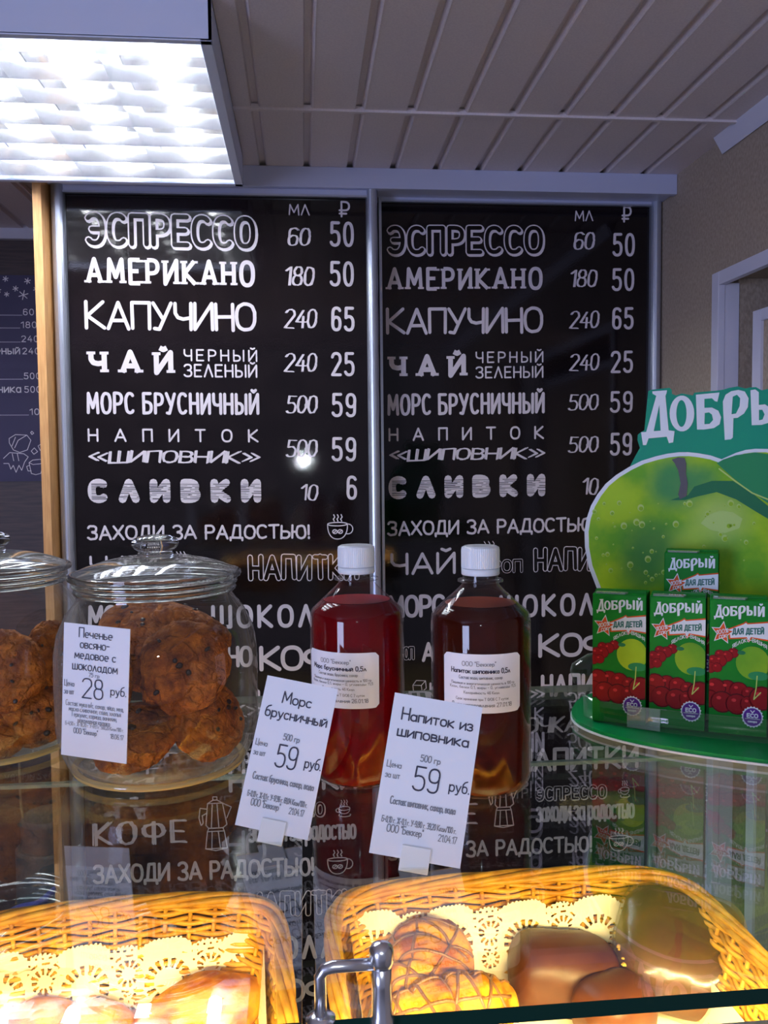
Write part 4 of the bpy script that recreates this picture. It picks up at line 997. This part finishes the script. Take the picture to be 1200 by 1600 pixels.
LOGO = [
 [[(478, 207), (570, 200), (567, 218), (560, 235), (580, 450), (617, 455), (608, 525), (582, 530), (568, 490), (455, 500), (440, 542), (420, 542), (408, 462), (440, 460), (503, 235), (480, 222)], [(522, 290), (487, 455), (530, 452)]],
 [circ(663, 345, 77, 112, 26), circ(660, 345, 32, 84, 22)],
 [[(750, 228), (897, 214), (884, 272), (868, 268), (850, 250), (803, 254), (803, 310), (850, 308), (890, 328), (907, 368), (898, 412), (862, 436), (800, 445), (757, 445)], [(805, 342), (803, 412), (835, 410), (857, 385), (850, 352), (832, 338)]],
 [[(920, 330), (918, 270), (935, 228), (970, 206), (1015, 198), (1055, 208), (1078, 250), (1074, 305), (1050, 345), (1010, 372), (984, 374), (980, 495), (968, 506), (930, 510)], [(980, 240), (972, 350), (1000, 345), (1022, 300), (1026, 250), (1006, 228)]],
 [[(1090, 200), (1120, 195), (1142, 212), (1142, 292), (1180, 288), (1212, 308), (1224, 352), (1206, 402), (1160, 416), (1098, 418)], [(1143, 322), (1143, 388), (1166, 382), (1178, 350), (1164, 322)]],
 [[(1240, 200), (1270, 192), (1292, 205), (1292, 410), (1245, 420)]],
 [[(1322, 200), (1350, 195), (1370, 205), (1370, 335), (1412, 205), (1440, 195), (1466, 205), (1466, 425), (1418, 432), (1418, 300), (1374, 425), (1326, 430)]],
 [[(1350, 148), (1368, 130), (1390, 146), (1412, 128), (1430, 146), (1420, 168), (1390, 188), (1360, 170)]],
]
b1 = B()
for g in LOGO: poly(b1, hp, g, .0025)
sp_.append(b1.build('logo_lettering', 'pwhite'))
def spot(m, cen, r0, r1, col, f=1.0):
    p = m.node_tree.nodes['Principled BSDF']; src = p.inputs['Base Color'].links[0].from_socket
    g = N(m, 'ShaderNodeNewGeometry'); d = N(m, 'ShaderNodeVectorMath', operation='DISTANCE'); L(m, g, 'Position', d, 0); d.inputs[1].default_value = cen
    mr = N(m, 'ShaderNodeMapRange'); mr.inputs['From Min'].default_value = r0; mr.inputs['From Max'].default_value = r1; mr.inputs['To Min'].default_value = f; mr.inputs['To Max'].default_value = 0
    mr.interpolation_type = 'SMOOTHSTEP'
    L(m, d, 'Value', mr, 'Value'); mx = N(m, 'ShaderNodeMix', data_type='RGBA')
    m.node_tree.links.new(mr.outputs[0], mx.inputs['Factor']); m.node_tree.links.new(src, mx.inputs['A']); mx.inputs['B'].default_value = (*col, 1)
    m.node_tree.links.new(mx.outputs['Result'], p.inputs['Base Color'])
MT['headerapple'] = grain(mat('printed_apple_large', rough=.45, Specular_IOR_Level=.15), (.13, .40, .015), (.36, .60, .012), 22, 6, lo=.36, hi=.60)
k_ = .80/1350*.25*1.12
for (x, y, r0, r1, col, f) in ((470, 1180, 60, 260, (.03, .22, .05), .8), (420, 1330, 40, 220, (.03, .22, .05), .7), (900, 1000, 10, 260, (.42, .62, .14), .9), (700, 1130, 10, 160, (.38, .62, .10), .5), (620, 780, 60, 230, (.02, .24, .10), .85), (800, 760, 30, 130, (.02, .24, .10), .6), (240, 860, 20, 180, (.36, .62, .02), .8)):
    spot(MT['headerapple'], hp(x, y, 0), r0*k_, r1*k_, col, f)
for o_ in sp_:
    if o_.name.startswith('apple_picture'): o_.data.materials[0] = MT['headerapple']
# clear guard band in front of the cartons, its price pocket, and clear side piece
gb = B(); pts = [SP(-.004, -.004, 0)]
n_ = 40; arc = EL(.165, .035, .178, .050, 190, 330, n_, 3.2)
vs = [SP(x, y, .000) for x, y in arc]+[SP(x, y, .021) for x, y in arc]
gbo = gb.add(vs, [(i, i+1, n_+2+i, n_+1+i) for i in range(n_)]).build('guard_band', 'acrylic', smooth=True)
gbo.modifiers.new('t', 'SOLIDIFY').thickness = .0015; sp_.append(gbo)
sp_.append(B().tube([SP(x, y, .021) for x, y in arc], .0006, 6).build('guard_edge', 'acrylic'))
i0, i1 = 12, 17
vs = [SP(arc[i][0]+.000, arc[i][1]-.002, .001) for i in range(i0, i1)]+[SP(arc[i][0], arc[i][1]-.002, .0215) for i in range(i0, i1)]; m_ = i1-i0
sp_.append(B().add(vs, [(i, i+1, m_+i+1, m_+i) for i in range(m_-1)]).build('price_pocket', 'pocket', smooth=True))
sp_.append(B().lathe([(.026, .0), (.030, .012), (.028, .020), (.012, .030), (0, .031)], 24, SP(-.004, .072, .02), 1, .6).build('side_knob', 'acrylic', smooth=True))
under(st, sp_)

# ------------------------------------------------------------------ juice cartons
CWD, CDP, CHT = .0495, .038, .124
def carton(x, y, z, label, full=True):
    o_ = SP(x, y, z)
    t = thing('juice_carton', label, 'juice carton', o_, 'small green juice cartons on the stand')
    ps = []
    def P(u, v, off=0):   # u 0..393, v 345..1265 picture units of the front face
        return o_+EX*((u-497)/393*CWD)+Vector((0, 0, (1265-v)/920*CHT))-EY*off
    b1 = B(); b1.hexa([o_, o_+EX*CWD, o_+EX*CWD+EY*CDP, o_+EY*CDP], Vector((0, 0, CHT)))
    ps.append(b1.build('carton_body', 'jgreen', bevel=.0008))
    # folded top seam
    m1 = o_+Vector((0, 0, CHT)); 
    ps.append(B().hexa([m1+EY*.012+EX*.001, m1+EY*.0125+EX*.001+Vector((0, 0, .002)), m1+EY*.0125+EX*(CWD-.001)+Vector((0, 0, .002)), m1+EY*.012+EX*(CWD-.001)], EY*.010).build('top_seam', 'jgreen'))
    ps.append(B().hexa([m1+EX*.003+EY*.001, m1+EX*.030+EY*.001, m1+EX*.032+EY*.008, m1+EX*.003+EY*.009], Vector((0, 0, .0016))).build('top_flap', 'pocket'))
    def lay(name, m_, loops_list, off):
        q = B()
        for lp in loops_list: poly(q, P, lp, off)
        ps.append(q.build(name, m_))
    sx = 340/1066; 
    q = B()
    for g in LOGO:
        poly(q, P, [[(525+(a-404)*sx, 380+(c-195)*.30) for a, c in lp] for lp in g], .0004)
    ps.append(q.build('logo_lettering', 'pwhite'))
    def clipx(l): return [(min(max(a, 499), 888), min(max(c, 347), 1263)) for a, c in l]
    ban = [(632, 548), (725, 508), (742, 496), (752, 506), (888, 490), (888, 602), (775, 590), (762, 616), (748, 592), (640, 604)]
    banb = [(622, 544), (722, 500), (742, 486), (756, 498), (888, 480), (888, 612), (782, 600), (764, 628), (742, 602), (630, 614)]
    lay('banner_border', 'orange', [[banb]], .0003); lay('banner', 'pwhite', [[ban]], .0005)
    def star(cx, cy, R_): return [(cx+(R_ if k % 2 == 0 else R_*.48)*math.cos(-PI/2+.12+k*PI/5), cy+(R_ if k % 2 == 0 else R_*.48)*math.sin(-PI/2+.12+k*PI/5)) for k in range(10)]
    lay('star_border', 'pwhite', [[star(585, 572, 82)]], .0006); lay('star', 'orange', [[star(585, 572, 70)]], .0008)
    q = B(); Pf = lambda a, c, off: P(a, -c, off)
    word(q, Pf, '100%', 546, 624, -576, -548, 4.5, off=.001, slope=.25); word(q, Pf, 'СОК', 564, 614, -606, -586, 4.5, off=.001, slope=.25)
    ps.append(q.build('star_lettering', 'pwhite'))
    q = B(); word(q, Pf, 'ДЛЯ ДЕТЕЙ', 655, 858, -570, -534, 9, off=.0007, slope=.06, gap=.3); ps.append(q.build('banner_lettering', 'tealink'))
    # curved flavour line
    stt, W_ = layout('ЯБЛОКО-ВИШНЯ', .28); q = B()
    def arcp(a, c):
        u = a/W_; xx = 655+225*u; yy = 672-50*math.sin(PI*min(1, u*.95+.0))+c*-24
        return (xx, -yy)
    for s1 in stt: ribbon(q, Pf, [arcp(a, c) for a, c in s1], 3.6, .0006, 5)
    ps.append(q.build('flavour_lettering', 'pwhite'))
    if full:
        lay('apple_picture', 'apple', [[clipx(circ(790, 765, 112, 112, 26))]], .0004)
        lay('apple_hollow', 'appledark', [[clipx(circ(715, 700, 28, 14, 14))]], .0006)
        lay('leaf_picture', 'leaf', [[clipx(circ(830, 850, 70, 30, 16))]], .0006)
        ch = [(660, 705, 36), (618, 730, 40), (570, 722, 34), (575, 765, 42), (528, 770, 44), (505, 815, 40), (552, 812, 34), (625, 950, 60), (700, 960, 62), (770, 975, 50), (540, 955, 72), (505, 1030, 64), (590, 1045, 76), (690, 1052, 74), (770, 1045, 58), (855, 1000, 84)]
        for k, (a, c, r_) in enumerate(ch):
            pass
        q = B(); q2 = B(); q3 = B()
        for k, (a, c, r_) in enumerate(ch):
            poly(q3, P, [clipx(circ(a, c, r_*1.07, r_, 16))], .00048+.00002*k); poly(q, P, [clipx(circ(a, c, r_*.95, r_*.88, 16))], .0005+.00002*k); poly(q2, P, [clipx(circ(a-r_*.3, c-r_*.35, r_*.22, r_*.16, 8))], .0009)
        ps.append(q.build('cherry_picture', 'cherry')); ps.append(q3.build('cherry_outline', 'cherrydark')); ps.append(q2.build('cherry_gleams', 'cherrylight'))
        q = B(); ribbon(q, P, [(845, 960), (800, 1010), (815, 930), (820, 850)], 7, .0010, 5); ps.append(q.build('cherry_stalk', 'applelight'))
        bad = [(793+(74 if k % 2 else 66)*math.cos(k*PI/20), 1130+(74 if k % 2 else 66)*math.sin(k*PI/20)) for k in range(40)]
        lay('badge_border', 'pwhite', [[bad]], .0010); lay('badge', 'purple', [[circ(793, 1130, 61, 61, 24)]], .0012)
        q = B(); word(q, Pf, 'ECO', 758, 828, -1132, -1108, 7, off=.0014); ribbon(q, Pf, [(745, -1142), (842, -1142)], 4, .0014, 4); word(q, Pf, 'сахара', 764, 822, -1166, -1150, 4, off=.0014)
        ribbon(q, Pf, [(780, -1085), (793, -1100), (806, -1085)], 6, .0014, 4)
        ps.append(q.build('badge_lettering', 'pwhite'))
    # printed side faces
    so = o_+EX*CWD
    PS = lambda a, c, off=0: so+EY*a+Vector((0, 0, c))+EX*off
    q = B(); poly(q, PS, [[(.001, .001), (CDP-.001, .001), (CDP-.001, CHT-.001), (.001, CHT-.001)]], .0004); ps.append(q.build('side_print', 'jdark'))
    q = B(); poly(q, PS, [circ(.012, .03, .011, .012, 14)], .0006); poly(q, PS, [circ(.028, .085, .006, .010, 12)], .0006); ps.append(q.build('side_cherry_picture', 'cherry'))
    under(t, ps); return t
carton(0, 0, .0005, 'leftmost front juice carton on the green stand')
carton(.0525, 0, .0005, 'second front juice carton from the left, behind the price pocket')
carton(.105, 0, .0005, 'third front juice carton, cut by the right picture edge')
carton(.158, 0, .0005, 'front juice carton beyond the right picture edge')
carton(.0625, .043, .0375, 'juice carton standing higher behind the front row, under the apple')

# ------------------------------------------------------------------ wicker baskets
def rrect(a, bq, n):
    return EL(0, 0, a, bq, 0, 360*(n-1)/n, n-1, 6.5)
def resample(pts, n):
    P_ = [Vector((x, y)) for x, y in pts]+[Vector(pts[0])]
    d = [0]
    for i in range(len(P_)-1): d.append(d[-1]+(P_[i+1]-P_[i]).length)
    out = []; j = 0
    for k in range(n):
        s_ = d[-1]*k/n
        while d[j+1] < s_: j += 1
        t = (s_-d[j])/(d[j+1]-d[j]+1e-12); out.append(P_[j].lerp(P_[j+1], t))
    return out
def basket(cx, cy, a, bq, zfloor, ztop, rot, label, bow, seed):
    t = thing('wicker_basket', label, 'basket', (cx, cy, zfloor)); ps = []
    rr = random.Random(seed); MS = 46; NP = MS*6
    R_ = Matrix.Rotation(rot, 3, 'Z'); O = Vector((cx, cy, 0))
    def loop(f, grow=0):
        k = .86+.14*f
        return resample(rrect(a*k+grow, bq*k+grow, 240), NP)
    def top(x, y): return bow*(1-(x/a)**2)*(.5+.5*(y/bq))
    rows = 11; base = [loop(i/rows) for i in range(rows+1)]
    def nrm(L_, i):
        d = L_[(i+1) % NP]-L_[i-1]; v = Vector((d.y, -d.x)); return v.normalized()
    for r in range(rows):
        f = (r+.5)/rows; Lp = loop(f)
        for ph in (0, 1):
            pts = []; z0 = zfloor+.004+(ztop-zfloor-.012)*(f+(.018 if ph else -.018))
            for i in range(NP):
                n2 = nrm(Lp, i); s_ = math.sin(PI*i/6+(r+ph)*PI)*.0026
                zz = z0+top(Lp[i].x, Lp[i].y)*f+.0009*noise.noise(Vector((i*.05, r*3.3, seed+ph)))
                v = O+R_ @ Vector((Lp[i].x+n2.x*s_, Lp[i].y+n2.y*s_, zz)); pts.append(v)
            ps.append(B().tube(pts, [.0021*(1+.2*noise.noise(Vector((i*.09, r, ph)))) for i in range(NP)], 6, True).build('weaver_strand', 'wicker', smooth=True))
    for k in range(MS):
        i = k*6+3; pts = []
        for f in (0, .5, 1.0):
            Lp = loop(f); pts.append(O+R_ @ Vector((Lp[i % NP].x, Lp[i % NP].y, zfloor+.002+(ztop-zfloor-.004)*f+top(Lp[i % NP].x, Lp[i % NP].y)*f)))
        ps.append(B().tube(pts, .0019, 6).build('stake', 'wicker', smooth=True))
    Lp = loop(1.0)
    for ph in range(5):   # twisted rim
        pts = []; 
        for i in range(NP):
            an_ = 2*PI*i/69+ph*2*PI/5; n2 = nrm(Lp, i)
            rad = .0045
            v = O+R_ @ Vector((Lp[i].x+n2.x*rad*math.cos(an_), Lp[i].y+n2.y*rad*math.cos(an_), ztop-.003+top(Lp[i].x, Lp[i].y)+rad*.8*math.sin(an_))); pts.append(v)
        ps.append(B().tube(pts, [.0027*(1+.18*noise.noise(Vector((i*.1, ph*5, 7)))) for i in range(NP)], 7, True).build('rim_strand', 'wicker', smooth=True))
    L0 = resample(rrect(a*.86, bq*.86, 120), 60)
    vs = [O+R_ @ Vector((p.x, p.y, zfloor)) for p in L0]+[O+R_ @ Vector((p.x, p.y, zfloor+.003)) for p in L0]
    ps.append(B().add(vs, [(i, (i+1) % 60, 60+(i+1) % 60, 60+i) for i in range(60)]+[tuple(range(60))[::-1], tuple(range(60, 120))]).build('basket_floor', 'wicker'))
    under(t, ps)
    return t
def lace(s_, d):
    """paper lace mask: s_ along the edge, d = distance in from the edge (metres); True = paper"""
    per = .064; u = (s_/per) % 1.0
    # scalloped rim: big and small lobes
    big = abs(u-.32); sm = abs(u-.82)
    e1 = .012-math.sqrt(max(0, 1-(big/.34)**2))*.012 if big < .34 else .012
    e2 = .012-math.sqrt(max(0, 1-(sm/.20)**2))*.008 if sm < .20 else .012
    edge = min(e1, e2)+.0008*math.sin(s_*2*PI/.0035)
    if d < edge: return False
    if d > .058: return True
    # two rosettes per repeat
    for cu, cd, R1, R0, ns in ((.32, .035, .0200, .0105, 16), (.84, .026, .0115, .0050, 12), (.84, .048, .0085, .0040, 10)):
        for sh in (-1, 0, 1):
            dx = (u-cu+sh)*per; dy = d-cd; r_ = math.hypot(dx, dy)
            if r_ < R0: return r_ > .0006 if R0 < .005 else True
            if r_ < R1:
                return (math.atan2(dy, dx)/(2*PI)*ns) % 1.0 < .46 or r_ < R0*1.05 or r_ > R1*.93
            if r_ < R1+.0018: return True
            if r_ < R1+.0034 and cd < .035:
                return (math.atan2(dy, dx)/(2*PI)*ns*.8) % 1.0 < .4
            if r_ < R1+.005: return True
    q = (s_*1000) % 5.2; w_ = (d*1000) % 5.2
    return not (u > .62 and 1.4 < q < 3.4 and 1.6 < w_ < 3.2 and d < .020)
def doily(cx, cy, a, bq, zf, rot, up, label, side_l, side_r, wave):
    """paper sheet on the basket floor, turned up along the rear wall and the sides"""
    R_ = Matrix.Rotation(rot, 3, 'Z'); O = Vector((cx, cy, zf)); fa, fb_ = a*.84, bq*.84
    W = 2*fa+side_l+side_r; D = 2*fb_+up; cell = .00085
    def pos(s_, d):   # s_ from left edge, d from rear edge inwards
        x = -fa-side_l+s_; y = fb_+up-d
        ox = max(0, abs(x)-fa); oy = max(0, y-fb_)
        z = math.hypot(ox, oy); z = z*.97
        xx = max(-fa, min(fa, x)); yy = min(fb_, y)
        lean = .16*z
        wv = wave*(z/.05)*math.sin(s_*2*PI/.064)*.5
        zc_ = .0035+z
        return O+R_ @ Vector((xx+(lean if ox > 0 and x > 0 else (-lean if ox > 0 else 0))*.8, yy+(lean if oy > 0 else 0)-abs(wv), zc_))
    band = .060; b1 = B(); idx = {}
    nx = int(W/cell); ny = int(min(band+.0, D)/cell)
    def vid(i, j):
        k = (i, j)
        if k not in idx: idx[k] = len(b1.v); b1.v.append(tuple(pos(i*W/nx, j*band/ny)))
        return idx[k]
    for i in range(nx):
        for j in range(ny):
            s_, d = (i+.5)*W/nx, (j+.5)*band/ny
            dd = min(d, s_, W-s_); ss = s_ if dd == d else d
            if lace(ss, dd): b1.f.append((vid(i, j), vid(i+1, j), vid(i+1, j+1), vid(i, j+1)))
    # solid middle
    n0 = len(b1.v); mx, my = 60, 40
    for i in range(mx+1):
        for j in range(my+1): b1.v.append(tuple(pos(i*W/mx, band+(D-band)*j/my)))
    for i in range(mx):
        for j in range(my): b1.f.append((n0+i*(my+1)+j, n0+(i+1)*(my+1)+j, n0+(i+1)*(my+1)+j+1, n0+i*(my+1)+j+1))
    o = b1.build('paper_doily', 'doily', smooth=True)
    return tag(o, label, 'doily', 'paper doilies lining the baskets')
zr = CH-.362; zf = ZS+.001
rb0 = at(532, 1388, h=.362); rb1 = at(1052, 1350, h=.362)
rcx = (rb0.x+rb1.x)/2-.002; ra = (rb1.x-rb0.x)/2+.006; rb = .135; rcy = (rb0.y+rb1.y)/2-rb-.004
rrot = math.atan2(rb1.y-rb0.y, rb1.x-rb0.x)
basket(rcx, rcy, ra, rb, zf, zr, rrot*.6, 'wicker basket on the right holding a croissant and chocolate pastries', .004, 1)
doily(rcx, rcy, ra, rb, zf, rrot*.6, .074, 'white lace doily in the basket with the chocolate pastries', .070, .045, .004)
lb0 = at(15, 1437, h=.362); lb1 = at(440, 1400, h=.362)
lrot = math.atan2(lb1.y-lb0.y, lb1.x-lb0.x)
la, lb_ = .132, .12
lcx, lcy = lb1.x-la*math.cos(lrot)-.002+math.sin(lrot)*lb_, lb1.y-la*math.sin(lrot)-math.cos(lrot)*lb_-.002
basket(lcx, lcy, la, lb_, zf, zr+.002, lrot, 'wicker basket on the left holding golden patties under film', .007, 2)
doily(lcx, lcy, la, lb_, zf, lrot, .068, 'white lace doily in the left basket with the patties', .060, .062, .004)

# ------------------------------------------------------------------ pastries
def blob(name, m_, loc, size, rot, shape, label, cat, group, seed=1, sub=48, kids=None):
    nu, nv = sub, sub//2; vs = []; 
    R_ = Matrix.Rotation(math.radians(rot[2]), 3, 'Z') @ Matrix.Rotation(math.radians(rot[1]), 3, 'Y') @ Matrix.Rotation(math.radians(rot[0]), 3, 'X')
    loc = Vector(loc)
    def S(u, v, off=0):   # u around, v 0..1 along x
        x, y, z = shape(u, v, seed)
        k = 1+off
        return loc+R_ @ Vector((x*size[0], y*size[1]*k, z*size[2]*k))
    for j in range(nv+1):
        for i in range(nu): vs.append(S(i/nu, j/nv))
    fs = [(j*nu+i, j*nu+(i+1) % nu, (j+1)*nu+(i+1) % nu, (j+1)*nu+i) for j in range(nv) for i in range(nu)]
    o = B().add(vs, fs).build(name, m_, smooth=True); tag(o, label, cat, group)
    return o, S
def sh_croissant(u, v, seed):
    a = 2*PI*u; x = -1+2*v
    r = (max(0, 1-abs(x)**2.6))**.5*(.80+.20*math.cos(x*2))
    seg = 1-.20*(1-abs(math.sin(x*PI*2.4+.5)))**3+.10*noise.noise(Vector((x*2.2, math.cos(a)*1.2, math.sin(a)*1.2+seed)))+.03*noise.noise(Vector((x*9, math.cos(a)*4, math.sin(a)*4)))
    r *= seg; y = r*math.cos(a)-.30*(1-x*x)*.0; z = r*math.sin(a)
    return x, y+.22*x*x, max(z, -.55)
def sh_loaf(u, v, seed):
    a = 2*PI*u; x = -1+2*v; r = max(0, 1-abs(x)**4)**.34
    c_, s_ = math.cos(a), math.sin(a)
    y = r*math.copysign(abs(c_)**.75, c_); z = r*math.copysign(abs(s_)**.75, s_)
    d = 1+.05*noise.noise(Vector((x*1.5, y*1.5, z+seed)))
    return x*d, y*d, max(z, -.6)*d
def sh_patty(u, v, seed):
    a = 2*PI*u; x = -1+2*v; r = max(0, 1-abs(x)**1.7)**.75
    d = 1+.06*noise.noise(Vector((x*2, math.cos(a), math.sin(a)+seed)))
    return x, r*math.cos(a)*d, max(r*math.sin(a)*d, -.5)
zt_ = zf+.006
gP = 'pastries in the right basket'
def onfloor(px, py, h): return at(px, py, h=CH-(zt_+h))
c1 = onfloor(670, 1514, .030)
cr, S1 = blob('croissant', 'pastry', c1, (.060, .038, .035), (0, 0, 72), sh_croissant, 'croissant with crossing brown icing lines, behind the chrome clamp', 'croissant', gP, 2, 72)
def drizzle(par, S, curves, r_=.0013):
    b1 = B()
    for cv in curves: b1.tube([S(u, v, .012) for u, v in cv], r_, 6)
    o = b1.build('icing_lines', 'drizzle', smooth=True); o.parent = par
    return o
def lin(u0, v0, u1, v1, w_=0, n=26): return [(u0+(u1-u0)*k/n, v0+(v1-v0)*k/n+w_*math.sin(k/n*PI*2)) for k in range(n+1)]
CVS = [lin(.06, .06+q, .44, .20+q, .015) for q in (.0, .16, .32, .48, .64)]+[lin(.10, .10, .12, .92, .0), lin(.22, .05, .20, .95), lin(.33, .1, .36, .9), lin(.02, .3, .40, .05), lin(.05, .7, .42, .42), lin(.05, .95, .42, .66)]
drizzle(cr, S1, CVS)
c2 = onfloor(705, 1592, .026)
cr2, S2 = blob('croissant', 'pastry', c2, (.058, .034, .032), (0, 0, 12), sh_croissant, 'second iced croissant in front, cut by the dark glass edge', 'croissant', gP, 5, 72)
drizzle(cr2, S2, CVS)
def crumbs(par, S, spots, seed):
    rr = random.Random(seed); b1 = B()
    for (u, v, n_) in spots:
        for k in range(n_):
            p = S(u+rr.uniform(-.03, .03), v+rr.uniform(-.05, .05), .01); s_ = rr.uniform(.0012, .0028)
            b1.lathe([(0, -s_*.5), (s_, 0), (s_*.6, s_*.5), (0, s_*.6)], 6, p, 1, rr.uniform(.5, 1), rr.uniform(0, 3))
    o = b1.build('nut_crumbs', 'nut'); o.parent = par; o['kind'] = 'stuff'
c3 = onfloor(880, 1522, .022)
l1, S3 = blob('chocolate_pastry', 'choc', c3, (.046, .034, .030), (0, 6, -8), sh_loaf, 'milk chocolate glazed pastry in the middle of the right basket', 'pastry', gP, 3, 48)
crumbs(l1, S3, [(.80, .92, 9), (.70, .95, 7), (.88, .90, 6)], 2)
c4 = onfloor(1065, 1490, .036)
l2, S4 = blob('chocolate_pastry', 'choc', c4+Vector((0, .004, 0)), (.052, .050, .034), (24, 8, -22), sh_loaf, 'large chocolate glazed pastry wrapped in clear film at the right', 'pastry', gP, 6, 48)
crumbs(l2, S4, [(.5, .06, 6), (.60, .05, 6), (.42, .04, 5)], 4)
c5 = onfloor(960, 1578, .022)
l3, S5 = blob('chocolate_pastry', 'choc', c5, (.030, .026, .024), (0, 0, 30), sh_loaf, 'small chocolate glazed pastry between the two larger ones', 'pastry', gP, 8, 40)
# film round the big one
def sh_film(u, v, seed):
    x, y, z = sh_loaf(u, v, 6); d = 1.045+.03*noise.noise(Vector((x*4, y*4, z*4)))+.02*abs(noise.noise(Vector((x*9, y*3, z*7))))
    return x*d, y*d, max(z*d, -.62)
fl, _s = blob('wrapping_film', 'film', c4+Vector((0, .004, 0)), (.052, .050, .034), (24, 8, -22), sh_film, 'clear crinkled film round the large chocolate pastry', 'film', None, 6, 60)
# left basket
gL = 'golden patties in the left basket'
c6 = onfloor(318, 1580, .020)
blob('baked_patty', 'pastry', c6+Vector((0, 0, 0)), (.058, .030, .026), (0, 0, 22), sh_patty, 'large golden patty at the right side of the left basket', 'patty', gL, 2)
c7 = onfloor(55, 1606, .016); blob('baked_patty', 'pastry', c7, (.036, .022, .020), (0, 0, 35), sh_patty, 'golden patty at the bottom left corner of the picture', 'patty', gL, 4)
c8 = onfloor(148, 1606, .016); blob('baked_patty', 'pastry', c8, (.032, .022, .020), (0, 0, 10), sh_patty, 'golden patty under film between the corner one and the large one', 'patty', gL, 7)
# crumpled film over the left end of the left basket
b1 = B(); n1, n2 = 60, 30; f0, f1_ = at(-40, 1452, h=.385), at(112, 1440, h=.380)
f2, f3 = at(-40, 1570, h=.405), at(120, 1560, h=.415)
for i in range(n1+1):
    for j in range(n2+1):
        u, v = i/n1, j/n2
        p = (f0.lerp(f1_, u)).lerp(f2.lerp(f3, u), v)
        p = p+Vector((0, 0, .006+.006*noise.noise(Vector((u*4, v*4, 1)))+.006*abs(noise.noise(Vector((u*9, v*7, 5))))))
        b1.v.append(tuple(p))
for i in range(n1):
    for j in range(n2): b1.f.append((i*(n2+1)+j, (i+1)*(n2+1)+j, (i+1)*(n2+1)+j+1, i*(n2+1)+j+1))
tag(b1.build('wrapping_film', 'film', smooth=True), 'crumpled clear film lying over the left end of the left basket', 'film')
